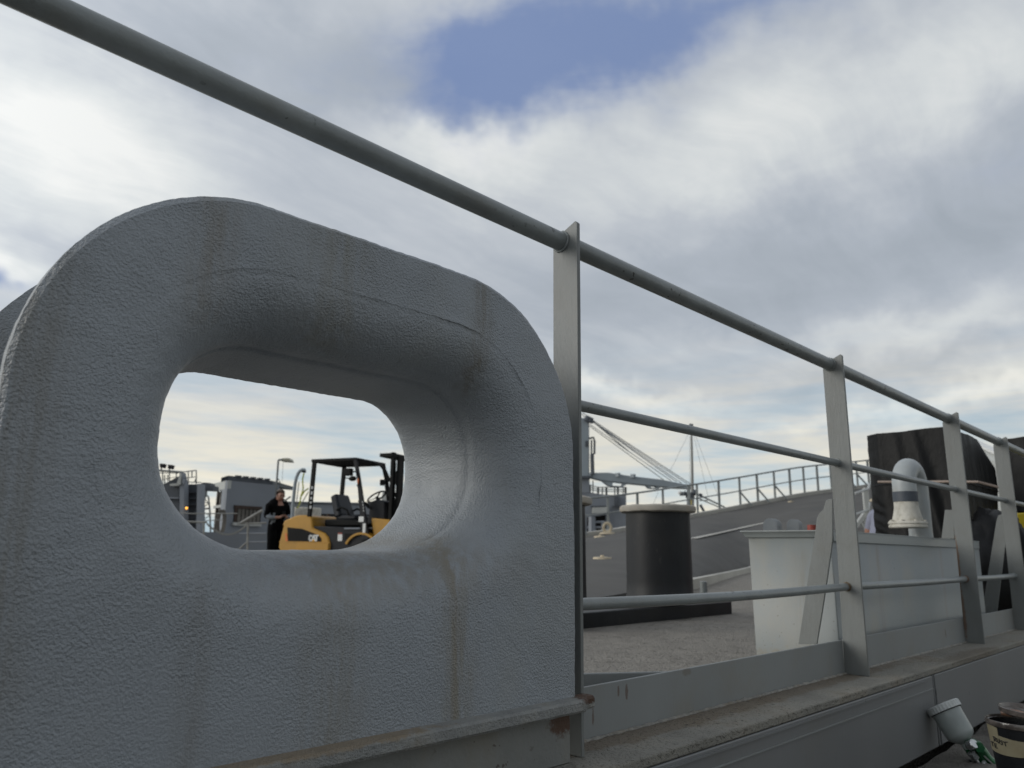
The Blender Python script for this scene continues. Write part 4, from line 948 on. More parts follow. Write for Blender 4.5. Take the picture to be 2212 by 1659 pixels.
    mb = MB(); n = 14; arc = [(cxw+.36*math.cos(math.pi*(.12+.72*k/n)), czw+.36*math.sin(math.pi*(.12+.72*k/n))) for k in range(n+1)]; arc2 = [(cxw+.40*math.cos(math.pi*(.12+.72*k/n)), czw+.40*math.sin(math.pi*(.12+.72*k/n))) for k in range(n+1)]
    mb.prism(arc+arc2[::-1], -.01, .28, 'y'); B(mb, 'wheel_arch', M['fk_yellow'], smooth=40)
    mx = 1.66
    mb = MB()
    for y in (.18, .84):
        mb.box((mx+.10, y, 1.12), (.07, .09, 2.2)); mb.box((mx+.22, y+(.07 if y < .5 else -.07), 1.10), (.12, .08, 2.1))
    mb.box((mx-.02, .51, 2.17), (.30, .80, .07)); mb.box((mx+.08, .40, 1.75), (.10, .14, .26)); mb.box((mx+.06, .51, 1.42), (.12, .70, .08)); mb.box((mx+.07, .51, 1.30), (.10, .60, .10)); mb.box((mx+.07, .51, .5), (.10, .60, .12))
    ms = B(mb, 'mast', M['fk_black'], bevel=.006)
    for y in (.36, .66): mb = MB(); mb.tube([(mx+.02, y, .3), (mx+.02, y, 2.05)], .035, 12); B(mb, 'lift_cylinder', M['fk_dark'], ms)
    for y in (.3, .72):
        mb = MB(); mb.box((mx+.32, y, .75), (.05, .12, 1.1)); mb.box((mx+.85, y, .10), (1.05, .12, .05)); B(mb, 'fork', M['fk_black'], ms, bevel=.005)
    mb = MB(); mb.tube([(1.02, .6, 2.08), (1.22, .55, 2.05), (1.40, .5, 1.9), (1.50, .5, 1.7)], .03, 8); B(mb, 'hose_loop', M['fk_black'], ms)
    # lamps and mirrors
    mb = MB(); mb.ellip((.27, 1.04, 1.83), (.10, .03, .055), 14, 10); mb.tube([(.27, 1.04, 1.83), (.05, 1.04, 1.85)], .012, 6); B(mb, 'mirror', M['fk_black'], gd)
    mb = MB(); mb.box((.93, -.08, 1.84), (.15, .10, .14)); mb.tube([(.93, -.03, 1.84), (1.05, .02, 1.86)], .015, 6); B(mb, 'work_lamp', M['fk_black'], gd, bevel=.02)
    mb = MB(); mb.box((1.07, .93, 1.72), (.08, .08, .12)); mb.tube([(1.07, .95, 1.72), (1.10, 1.04, 1.75)], .015, 6); B(mb, 'work_lamp', M['fk_black'], gd, bevel=.02)
    mb = MB(); mb.tube([(1.10, -.06, 1.78), (1.17, -.06, 1.72), (1.17, -.06, 1.60), (1.12, -.04, 1.58)], .018, 8); B(mb, 'lamp_guard', M['fk_black'], gd)
    mb = MB(); mb.ellip((1.155, -.07, 1.66), (.02, .02, .06), 10, 8); B(mb, 'signal_lens', M['orange'], gd)
    mb = MB(); mb.tube([(1.09, 1.0, 1.66), (1.25, .98, 1.0)], .010, 6); B(mb, 'stay_rod', M['fk_black'], gd)
forklift()

# ================================================================ ship structures seen through the hole
def zx(x, y): return (336.2+x*.14934, 955.6+y*.14934)     # frame of the left detail view
def Qz(x, y, D_): return Q(*zx(x, y), D_)
def house():
    D_ = 25
    c0 = Qz(1045, 550, D_); c1 = Qz(1790, 628, D_*1.075); cl0 = Qz(850, 562, D_*1.05)
    t_ = thing('deckhouse', 'boxy grey deckhouse with upper corner coloured paler as if lit by low sun and slatted opening behind the standing person', 'deckhouse', (c0.x, c0.y, DECK))
    zt_ = c0.z; c1.z = zt_; 
    back = (F0*3.0)
    def wall(a, b, z0, z1, nm, m, th=.12, par=t_, out=0.0):
        mb = MB(); d = (b-a); d.z = 0; nrm = Vector((-d.y, d.x, 0)).normalized()
        if nrm.dot(F0) < 0: nrm = -nrm
        a = Vector((a.x, a.y, 0))-nrm*out; b = Vector((b.x, b.y, 0))-nrm*out
        mb.add([a+Z*z0, b+Z*z0, b+Z*z1, a+Z*z1, a+Z*z0+nrm*th, b+Z*z0+nrm*th, b+Z*z1+nrm*th, a+Z*z1+nrm*th],
               [(0, 1, 2, 3), (7, 6, 5, 4), (0, 4, 5, 1), (3, 2, 6, 7), (0, 3, 7, 4), (1, 5, 6, 2)])
        return mb.build(nm, m, par)
    wl = wall(c0, c1, DECK, zt_, 'front_wall', M['haze'])
    zl = Qz(950, 690, D_*1.03).z
    wall(cl0, c0, zl, zt_, 'sunlit_tone_band', M['haze_lt'], .12, t_)  # lighter grey here paints in the low sun falling on the left face
    col0 = cl0.lerp(c0, .64)
    wall(col0, c0, DECK, zl, 'corner_column', M['haze'], .12, t_)
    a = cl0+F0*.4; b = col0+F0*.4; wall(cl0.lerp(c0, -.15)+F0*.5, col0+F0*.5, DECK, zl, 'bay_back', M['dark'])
    for k, u in enumerate((.12, .38)):
        p = cl0.lerp(c0, u)+F0*.3; mb = MB(); mb.bar((p.x, p.y, DECK), (p.x, p.y, zl), .07, .07); mb.build('bay_frame', M['slat'], t_)
    p = cl0.lerp(c0, .02)+F0*.2; q = col0+F0*.2; zz_ = Qz(900, 905, D_).z; mb = MB(); mb.bar((p.x, p.y, zz_), (q.x, q.y, zz_), .08, .09); mb.build('bay_frame', M['haze_lt'], t_)
    # roof
    mb = MB(); r0_ = Qz(970, 523, D_); r1_ = Qz(1690, 568, D_*1.06); r0_.z += 0; zr = zt_+.14
    slab(mb, [(cl0.lerp(c0, .5).x, cl0.lerp(c0, .5).y, zr), (c0.x, c0.y, zr+.02), (c0.lerp(c1, .86).x, c0.lerp(c1, .86).y, zr), (c0.lerp(c1, .86).x, c0.lerp(c1, .86).y, zt_+.002), (c0.x, c0.y, zt_+.002), (cl0.lerp(c0, .5).x, cl0.lerp(c0, .5).y, zt_+.002)], 2.5)
    mb.build('roof', M['haze_dk'], t_)
    for k in range(5):
        p = c0.lerp(c1, .18+k*.14); mb = MB(); mb.box((p.x, p.y, zr+.03), (.18, .12, .05)); mb.build('roof_clip', M['haze_dk'], t_)
    # slatted opening
    o0 = c0.lerp(c1, (1165-1045)/745); o1 = c0.lerp(c1, (1540-1045)/745); za = Qz(1350, 965, D_*1.03).z; zb2 = Qz(1350, 1165, D_*1.03).z
    op = wall(o0, o1, zb2, za, 'opening', M['dark'], .02, t_, .02)
    wall(o0, o0.lerp(o1, .09), zb2, za, 'opening_frame', M['brown'], .03, op, .04)
    wall(o0.lerp(o1, -.03), o1, za, za+.10, 'opening_frame', M['brown'], .05, op, .06)
    wall(o0.lerp(o1, -.06), o1, zb2-.10, zb2, 'opening_sill', M['haze_lt'], .06, op, .09)
    for k in range(6): wall(o0.lerp(o1, .12+.145*k), o0.lerp(o1, .12+.145*k+.11), zb2+.01, za-.01, 'slat', M['slat'], .02, op, .035)
house()
def bridge_wing():
    D_ = 21
    b = Qz(400, 1100, D_); t_ = thing('deck_structure', 'tall dark grey ribbed structure with pale columns at the left of the hole', 'structure', (b.x, b.y, DECK))
    def pan(q, nm, m, D2, th=.25, par=t_):
        mb = MB(); slab(mb, [Qz(x, y, D2) for x, y in q], th); return mb.build(nm, m, par)
    zf = 1900
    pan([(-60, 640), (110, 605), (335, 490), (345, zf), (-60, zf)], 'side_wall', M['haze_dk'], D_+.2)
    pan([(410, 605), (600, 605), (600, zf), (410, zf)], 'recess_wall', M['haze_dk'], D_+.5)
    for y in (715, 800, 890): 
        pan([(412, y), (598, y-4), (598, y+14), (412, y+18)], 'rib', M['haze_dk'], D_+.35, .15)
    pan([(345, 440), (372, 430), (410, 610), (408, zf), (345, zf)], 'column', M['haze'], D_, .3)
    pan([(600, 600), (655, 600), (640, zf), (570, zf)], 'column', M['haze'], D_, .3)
    pan([(300, 610), (350, 445), (372, 445), (360, 612)], 'gusset', M['haze_lt'], D_-.05, .06)
    pan([(205, 600), (335, 590), (335, 625), (205, 628)], 'ledge', M['haze_lt'], D_-.05, .3)
    pan([(385, 520), (430, 545), (410, 600), (385, 600)], 'gusset', M['haze'], D_-.05, .06)
    pan([(140, 790), (330, 795), (330, 815), (140, 810)], 'rib', M['haze'], D_+.1, .1)
    pan([(655, 590), (700, 580), (780, 585), (785, 625), (840, 630), (835, 700), (655, 690)], 'cross_beam', M['haze_dk'], D_+.8, .4)
    lm = Qz(447, 950, D_-.05); mb = MB(); mb.ellip(lm, (.035, .035, .035), 12, 8); mb.build('lamp', M['lamp_lit'], t_, label='small lit amber lamp')
    rl = thing('platform_railing', 'thin pipe railing with floodlights on top of the dark structure', 'railing', Qz(380, 600, D_))
    def tb(pts, r, nm): mb = MB(); mb.tube([Qz(x, y, D_+.1) for x, y in pts], r, 6); mb.build(nm, M['cable'], rl)
    tb([(-80, 395), (60, 408), (380, 430)], .03, 'top_rail'); tb([(380, 430), (590, 403)], .016, 'top_rail'); tb([(100, 535), (300, 500)], .010, 'middle_rail'); tb([(60, 440), (330, 445)], .012, 'middle_rail'); tb([(395, 520), (575, 500)], .012, 'middle_rail'); tb([(480, 575), (660, 580)], .014, 'toe_bar'); tb([(560, 580), (595, 500)], .014, 'brace')
    for x, y0_, y1_ in ((100, 412, 600), (200, 418, 560), (300, 425, 510), (385, 430, 530), (472, 420, 600), (525, 412, 500), (588, 403, 600), (130, 470, 600), (175, 470, 560)):
        tb([(x, y0_), (x, y1_)], .016, 'post')
    for (x, y, lab) in ((88, 335, 'left floodlight box on the platform railing'), (205, 352, 'right floodlight box on the platform railing')):
        f = thing('floodlight', lab, 'floodlight', Qz(x, y+60, D_), group='floodlights on the platform railing')
        mb = MB(); slab(mb, [Qz(x-32, y-32, D_), Qz(x+36, y-26, D_), Qz(x+18, y+34, D_), Qz(x-32, y+24, D_)], .18); mb.build('housing', M['fk_dark'], f, bevel=.01)
        mb = MB(); mb.tube([Qz(x-6, y+30, D_+.08), Qz(x-6, y+68, D_+.08)], .02, 8); mb.build('bracket', M['cable'], f)
bridge_wing()
def misc_left():
    # low wall
    mb = MB(); a = Qz(280, 1290, 19); b = Qz(1900, 1312, 20.5); d = Vector((0, 0, 0))
    slab(mb, [Vector((a.x, a.y, DECK)), Vector((b.x, b.y, DECK)), b, a], .15); tag(mb.build('bulwark', M['haze'], smooth=0), 'plain low grey bulwark below the deckhouse and structure', 'wall')
    # stair and chain railing
    rl = thing('chain_railing', 'pale pipe railing with a sagging chain between two posts', 'railing', (Qz(700, 1150, 17).x, Qz(700, 1150, 17).y, DECK))
    D_ = 17
    def tb(pts, r, nm, m=M['cable_lt']): mb = MB(); mb.tube([Qz(x, y, D_) for x, y in pts], r, 8); return mb.build(nm, m, rl)
    tb([(700, 1150), (690, 1700)], .022, 'post'); tb([(1337, 1160), (1325, 1700)], .026, 'post')
    tb([(390, 1146), (742, 1156)], .022, 'top_rail'); tb([(1180, 1176), (1600, 1165)], .020, 'top_rail')
    tb([(280, 1012), (500, 1030), (1180, 1028)], .012, 'upper_rail'); tb([(740, 1130), (980, 1120)], .010, 'upper_rail')
    tb([(1205, 1322), (1600, 1318)], .018, 'lower_rail', M['haze']); tb([(1337, 1442), (1600, 1440)], .016, 'lower_rail', M['haze'])
    tb([(1180, 1570), (1320, 1445)], .020, 'brace'); tb([(1235, 1165), (1545, 985)], .034, 'stair_rail')
    mb = MB(); n = 46
    for k in range(n):
        a = k/n; x = 745+(1325-745)*a; y = 1178+(1190-1178)*a+150*math.sin(math.pi*a)**.9
        a2 = (k+1)/n; x2 = 745+(1325-745)*a2; y2 = 1178+12*a2+150*max(0, math.sin(math.pi*a2))**.9
        p, q = Qz(x, y, D_), Qz(x2, y2, D_); mb.bar(p.lerp(q, -.15), q.lerp(p, -.15), .040 if k % 2 else .018, .018 if k % 2 else .040)
    mb.build('chain', M['cable_lt'], rl)
    # coiled rope hung by the bay
    mb = MB()
    for k in range(4): 
        c = Qz(925+k*14, 1150, 23.5); mb.tube([c+R0*(.20*math.cos(t_*math.pi/12))*.5+Z*(.36*math.sin(t_*math.pi/12)) for t_ in range(25)], .016, 6, cap=False)
    tag(mb.build('rope_coil', M['slat'], smooth=60), 'coil of rope hanging in the dark bay of the deckhouse', 'rope')
    # distant lattice tower with red band
    D2 = 90; t_ = thing('lattice_tower', 'distant lattice tower with red band in the gap beside the deckhouse', 'tower', (Qz(725, 1290, D2).x, Qz(725, 1290, D2).y, -9))
    def tb(pts, r, nm, m=M['cable']): mb = MB(); mb.tube([Qz(x, y, D2) for x, y in pts], r, 6); mb.build(nm, m, t_)
    tb([(745, 630), (720, 760), (640, 1000), (610, 1500)], .16, 'leg'); tb([(720, 745), (765, 790), (785, 1000), (800, 1500)], .10, 'leg')
    for a, b in (((700, 800), (775, 900)), ((770, 880), (665, 960)), ((655, 985), (780, 1060)), ((785, 1060), (640, 1140)), ((640, 1150), (700, 1260)), ((700, 870), (780, 880)), ((660, 1050), (740, 1150))): tb([a, b], .05, 'lacing')
    tb([(655, 962), (780, 957)], .10, 'red_band', M['brown'])
    # light pole
    D3 = 26; zb = lambda x, y: Q(548.6+x*.152, 955.6+y*.152, D3)
    t_ = thing('light_pole', 'slim deck light pole with a pale lamp head above the deckhouse', 'light pole', (zb(315, 700).x, zb(315, 700).y, DECK))
    mb = MB(); b = zb(318, 640); mb.tube([Vector((b.x, b.y, DECK)), b, zb(345, 262), zb(352, 250), zb(400, 247)], .035, 8); mb.build('pole', M['cable'], t_)
    mb = MB(); slab(mb, [zb(375, 262), zb(400, 222), zb(500, 222), zb(525, 272)], .45); mb.build('lamp_head', M['lamp_cream'], t_, bevel=.02)
    mb = MB(); mb.tube([zb(415, 275), zb(400, 560)], .006, 5); mb.build('cord', M['cable'], t_)
    for k, (x, y) in enumerate(((345, 520), (365, 560), (395, 600), (330, 500), (380, 590))):
        mb = MB(); mb.tube([zb(322, 585), zb(x, y), zb(x+22, y+30)], .018, 5); mb.build('cable_tail', M['cable'], t_)
    # davit
    D4 = 17.5; zd = lambda x, y: Q(548.6+x*.152, 955.6+y*.152, D4)
    b = zd(550, 965); t_ = thing('davit', 'thick curved grey davit pipe standing left of the forklift', 'davit', (b.x, b.y, DECK))
    pts = [Vector((b.x, b.y, DECK)), b, zd(557, 850), zd(572, 700), zd(583, 600), zd(600, 510), zd(625, 445), zd(655, 405), zd(690, 388), zd(712, 388), zd(722, 405)]
    mb = MB(); mb.tube(pts, .038, 14); mb.build('arm', M['crane'], t_)
    mb = MB(); mb.tube([zd(712, 400), zd(706, 430)], .05, 10); mb.build('sheave', M['fk_dark'], t_)
    t_ = thing('lifting_chain', 'lime green chain and webbing hanging from the curved davit', 'chain', zd(706, 430))
    pc = [(710, 430), (702, 480), (690, 530), (695, 600), (700, 650), (690, 700), (668, 760), (658, 830), (640, 900), (610, 940)]
    for k in range(len(pc)-1):
        for h in range(3):
            a = zd(*pc[k]).lerp(zd(*pc[k+1]), h/3); c2 = zd(*pc[k]).lerp(zd(*pc[k+1]), (h+1)/3)
            mb = MB(); mb.bar(a, c2, .036 if (k+h) % 2 else .014, .012 if (k+h) % 2 else .034, up=F0); mb.build('link', M['lime'], t_)
    mb = MB(); mb.bar(zd(670, 765), zd(720, 690), .02, .06, up=F0); mb.bar(zd(720, 690), zd(775, 655), .02, .05, up=F0); mb.build('webbing', M['lime'], t_)
    mb = MB(); mb.tube([zd(640, 560), zd(612, 800), zd(605, 930)], .01, 6); mb.tube([zd(775, 700), zd(700, 830), zd(650, 900)], .012, 6); mb.tube([zd(520, 770), zd(430, 835)], .02, 6); mb.build('guy_line', M['cable_lt'], t_)
    b = zd(690, 985); h = zd(690, 885).z; t_ = thing('white_drum', 'off white drum standing under the davit chain', 'drum', (b.x, b.y, DECK))
    mb = MB(); H = h-DECK; mb.lathe([(0, 0), (.34, 0), (.35, .02), (.35, H*.33), (.36, H*.34), (.35, H*.35), (.35, H*.98), (.33, H), (0, H)], 32, Matrix.Translation((b.x+.8, b.y+1.2, DECK))); mb.build('shell', M['vent_cream'], t_)
    # far superstructure wall
    D5 = 33; t_ = thing('hatch_cover', 'long flat grey hatch cover across the deck beyond the forklift', 'hatch cover', (Q(760, 1180, D5).x, Q(760, 1180, D5).y, DECK))
    mb = MB(); a = Q(560, 1086.5, D5); b = Q(1150, 1096, D5+1); lo = Q(760, 1110, D5).z
    slab(mb, [Vector((a.x, a.y, lo)), Vector((b.x, b.y, lo)), b, a], 5); mb.build('cover', M['haze'], t_, smooth=0)
    mb = MB(); slab(mb, [a+Z*.0+F0*-.05, b+F0*-.05, b+F0*-.05+Z*.08, a+F0*-.05+Z*.08], 5.1); mb.build('top_lip', M['haze_dk'], t_, smooth=0)
    mb = MB(); slab(mb, [Vector((a.x, a.y, DECK))+F0*.3, Vector((b.x, b.y, DECK))+F0*.3, Vector((b.x, b.y, lo))+F0*.3, Vector((a.x, a.y, lo))+F0*.3], 4); mb.build('base', M['haze_dk'], t_, smooth=0)
    for k in range(14):
        p = Vector((a.x, a.y, 0)).lerp(Vector((b.x, b.y, 0)), .25+k*.04); mb = MB(); mb.box((p.x, p.y, (DECK+lo)/2), (.10, .10, lo-DECK)); mb.build('stiffener', M['slat'] if k % 3 else M['brown'], t_)
    t_ = thing('locker_box', 'pale small box on the hatch behind the forklift mast', 'box', Q(831, 1090, D5))
    mb = MB(); slab(mb, [Q(822, 1094, D5-.4), Q(842, 1094, D5-.4), Q(842, 1063, D5-.4), Q(826, 1063, D5-.4)], .5); mb.build('case', M['haze_lt'], t_, bevel=.02)
misc_left()

# ================================================================ far right ship: crane, superstructure, mast
def far_ship():
    D_ = 62
    def q(x, y, dd=0): return Q(1238.7+x*.18135, 867.1+y*.18135, D_+dd)
    def h(x, y, dd=0): return Q(1256.4+x*.112, 991+y*.112, D_+dd)
    g0 = h(500, 1200); t_ = thing('superstructure', 'grey ship superstructure block with cream panel over dark doorway left of the bollards', 'superstructure', (g0.x, g0.y, DECK))
    mb = MB(); slab(mb, [h(-900, 1500), h(862, 1500), h(860, 705), h(430, 690), h(160, 650), h(-900, 640)], 12); wl = mb.build('wall', M['haze'], t_, smooth=0)
    mb = MB(); slab(mb, [h(115, 1460, -.3), h(462, 1460, -.3), h(458, 1072, -.3), h(115, 1125, -.3)], .3); dr = mb.build('doorway', M['dark'], t_, smooth=0)
    mb = MB(); slab(mb, [h(212, 1050, -.5), h(492, 1040, -.5), h(492, 930, -.5), h(215, 938, -.5)], .45); mb.build('cream_panel', M['haze_lt'], t_, smooth=0)
    for pts, m in ((((585, 925), (860, 920), (860, 908), (585, 912)), M['haze_dk']), (((640, 905), (715, 905), (715, 720), (640, 720)), M['haze_dk']), (((180, 925), (500, 918), (500, 905), (180, 910)), M['haze_dk'])):
        mb = MB(); slab(mb, [h(x, y, -.4) for x, y in pts], .35); mb.build('trim', m, t_, smooth=0)
    for pts in (((200, 1120), (200, 1430)), ((400, 1225), (400, 1400)), ((110, 1110), (470, 1060)), ((240, 1225), (450, 1215)), ((110, 1320), (450, 1325)), ((255, 1330), (250, 1420))):
        mb = MB(); mb.tube([h(x, y, -1.2) for x, y in pts], .10 if pts[0] != (200, 1120) else .3, 6); mb.build('door_rail', M['haze'], dr)
    rl = thing('deckhouse_railing', 'fine railing on top of the far superstructure block', 'railing', h(500, 700))
    for k, x in enumerate((160, 218, 318, 400, 478, 640, 700, 805, 850)):
        mb = MB(); mb.tube([h(x, 700, 1), h(x, 420 if x == 218 else 545-(318-x)*.3 if x < 318 else 545, 1)], .05 if k % 2 else .09, 6); mb.build('post', M['cable'], rl)
    for y in (548, 590, 628): mb = MB(); mb.tube([h(160, y-40, 1), h(318, y, 1), h(860, y+6, 1)], .035, 6); mb.build('rail', M['cable'], rl)
    # crane
    t_ = thing('deck_crane', 'pale blue grey deck crane with lowered boom and long wire ropes', 'crane', (q(150, 1100, 2).x, q(150, 1100, 2).y, DECK))
    mb = MB(); b0 = q(60, 900); b1 = q(188, 900); slab(mb, [q(40, 905), q(192, 900), q(188, 270), q(150, 195), q(40, 195)], 2.2); col = mb.build('column', M['crane'], t_, bevel=.08)
    mb = MB(); slab(mb, [q(30, 1120), q(195, 1120), q(192, 912), q(30, 912)], 2.4); mb.build('pedestal', M['haze'], t_)
    mb = MB(); slab(mb, [q(20, 915, -.3), q(210, 912, -.3), q(210, 885, -.3), q(20, 890, -.3)], 2.9); mb.build('slew_ring', M['haze_dk'], t_)
    mb = MB(); slab(mb, [q(142, 535, -.1), q(188, 535, -.1), q(188, 470, -.1), q(142, 470, -.1)], .3); mb.build('window', M['haze_dk'], col)
    mb = MB(); mb.tube([q(190, 440), q(240, 430), q(252, 480), q(250, 620), q(205, 640)], .09, 8); mb.tube([q(215, 460), q(215, 900)], .07, 8); mb.tube([q(222, 640), q(228, 870)], .16, 8); mb.build('ladder', M['haze_dk'], col)
    mb = MB(); mb.tube([q(150, 240), q(175, 200), q(200, 215), q(190, 250)], .3, 10); mb.build('sheave_block', M['haze_dk'], col)
    mb = MB(); slab(mb, [q(190, 905), q(190, 850), q(420, 848), q(700, 890), (q(1050, 930)), q(1420, 1005), q(1425, 1040), q(1200, 1030), q(850, 995), q(640, 975), q(340, 940)], 1.0); bm_ = mb.build('boom', M['crane'], t_, bevel=.04)
    mb = MB(); slab(mb, [q(335, 938, .1), q(425, 1005, .1), q(590, 1020, .1), q(655, 975, .1), q(590, 972, .1), q(575, 1008, .1), q(468, 1003, .1), q(466, 955, .1)], .8); mb.build('bracket', M['crane'], bm_)
    mb = MB(); slab(mb, [q(860, 990, .1), q(905, 1035, .1), q(1025, 1035, .1), q(1040, 1010, .1), q(995, 1005, .1), q(985, 1030, .1), q(925, 1028, .1), q(925, 1000, .1)], .8); mb.build('bracket', M['crane'], bm_)
    for k, (a, b) in enumerate((((200, 205), (1420, 1000)), ((210, 225), (1360, 985)), ((190, 215), (1290, 975)), ((215, 235), (1230, 960)), ((190, 270), (1170, 950)), ((180, 285), (1075, 935)), ((205, 215), (650, 590)), ((60, 80), (190, 205)), ((40, 100), (170, 215)))):
        mb = MB(); mb.tube([q(*a), q(*b)], .032 if k != 6 else .05, 6); mb.build('wire_rope', M['cable'] if k in (0, 5, 6, 7, 8) else M['haze'], t_)
    for k, x in enumerate((530, 710)):
        mb = MB(); mb.box(q(x, 875+k*14), (.3, .3, .3)); mb.build('boom_lug', M['crane'], bm_)
    # mast beyond the ramp
    D6 = 52
    def m_(x, y, dd=0): return Q(1238.7+x*.18135, 867.1+y*.18135, D6+dd)
    b = m_(1415, 1300); t_ = thing('signal_mast', 'slim tall mast with dark radar cluster and stays beyond the ramp railing', 'mast', b)
    mb = MB(); mb.tube([m_(1418, 1320), m_(1414, 800), m_(1408, 500), m_(1403, 285)], [.13, .09, .075, .06], 10); mb.build('pole', M['cable_lt'], t_)
    mb = MB(); mb.box(m_(1402, 280), (.2, .2, .12)); mb.tube([m_(1385, 275), (m_(1425, 285))], .08, 6); mb.build('mast_head', M['haze_dk'], t_)
    mb = MB(); mb.bar(m_(1270, 1110), m_(1470, 1095), .25, .16); mb.ellip(m_(1440, 1085), (.22, .22, .2), 12, 8); mb.box(m_(1310, 1100), (.3, .3, .25)); mb.box(m_(1390, 1120), (.5, .4, .35)); mb.bar(m_(1330, 1060), m_(1330, 1110), .05, .05); mb.build('radar_cluster', M['haze_dk'], t_)
    mb = MB(); mb.ellip(m_(1265, 1085, -.4), (.12, .12, .12), 12, 8); mb.build('white_dome', M['decal'], t_)
    mb = MB(); mb.tube([m_(1390, 1270, -.8), m_(1390, 1175, -.8)], .10, 10); mb.build('yellow_housing', M['yellow_bin'], t_)
    mb = MB(); mb.tube([m_(1362, 1320), m_(1360, 1050)], .07, 8); mb.build('lower_strut', M['haze'], t_)
    for a, b_, r, mm in (((1460, 1095), (1860, 1290), .055, 'cable'), ((1500, 1160), (1854, 1310), .04, 'cable_lt'), ((1500, 1180), (1600, 1180), .03, 'cable_lt')):
        mb = MB(); mb.tube([m_(*a), m_(*b_)], r, 8); mb.build('derrick', M[mm], t_)
    mb = MB(); mb.tube([m_(1510, 1230), m_(1575, 1345)], .09, 8); mb.tube([m_(1500, 1110), m_(1530, 1125)], .12, 8); mb.build('derrick_ram', M['haze_dk'], t_)
    for a, b_ in (((1390, 300), (1350, 430)), ((1350, 430), (1150, 830)), ((1415, 300), (1440, 430)), ((1440, 430), (1600, 1120)), ((1415, 300), (1470, 450)), ((1470, 450), (1735, 1160)), ((1385, 420), (1385, 1000)), ((1010, 1080), (940, 1250))):
        mb = MB(); mb.tube([m_(*a), m_(*b_)], .010, 5); mb.build('stay', M['cable'], t_)
    p = on_ramp(1469, 1120, 0); D7 = 27; z0_ = Q(1469, 1097, 26)
    t_ = thing('marker_light', 'small red and white marker peeking over the middle bollard cap', 'marker', Q(1469, 1120, D7))
    mb = MB(); a = Q(1469, 1112, D7); mb.lathe([(0, 0), (.22, 0), (.22, .12), (0, .12)], 16, Matrix.Translation(Q(1469, 1104, D7))); mb.build('red_dome', M['red'], t_)
    mb = MB(); mb.lathe([(.10, -.35), (.10, 0)], 12, Matrix.Translation(Q(1469, 1104, D7))); mb.build('stem', M['decal'], t_)
far_ship()

# ================================================================ painter's things in the lower right corner
GZ = -.674
mb = MB(); n = 70; m2_ = 40; vs = []
for i in range(n+1):
    for j in range(m2_+1):
        x = 1.6+4.6*i/n; y = -.4+1.325*j/m2_
        e = min(i, n-i, j*1.2, 3)/3
        z = GZ+.004+e*(.012+.020*abs(noise.noise(Vector((x*3.2, y*5.0, 0))))+.012*noise.noise(Vector((x*9, y*11, 3)))+.05*max(0, noise.noise(Vector((x*1.3+4, y*2, 8)))))
        vs.append((x, y, z))
fs = [(i*(m2_+1)+j, (i+1)*(m2_+1)+j, (i+1)*(m2_+1)+j+1, i*(m2_+1)+j+1) for i in range(n) for j in range(m2_)]
mb.add(vs, fs); o = mb.build('drop_cloth', M['cloth'], smooth=80); tag(o, 'stained grey brown drop cloth spread below the deck edge', 'cloth')
def zg(x, y): return (1902.3+x*.1467, 1415.7+y*.1467)
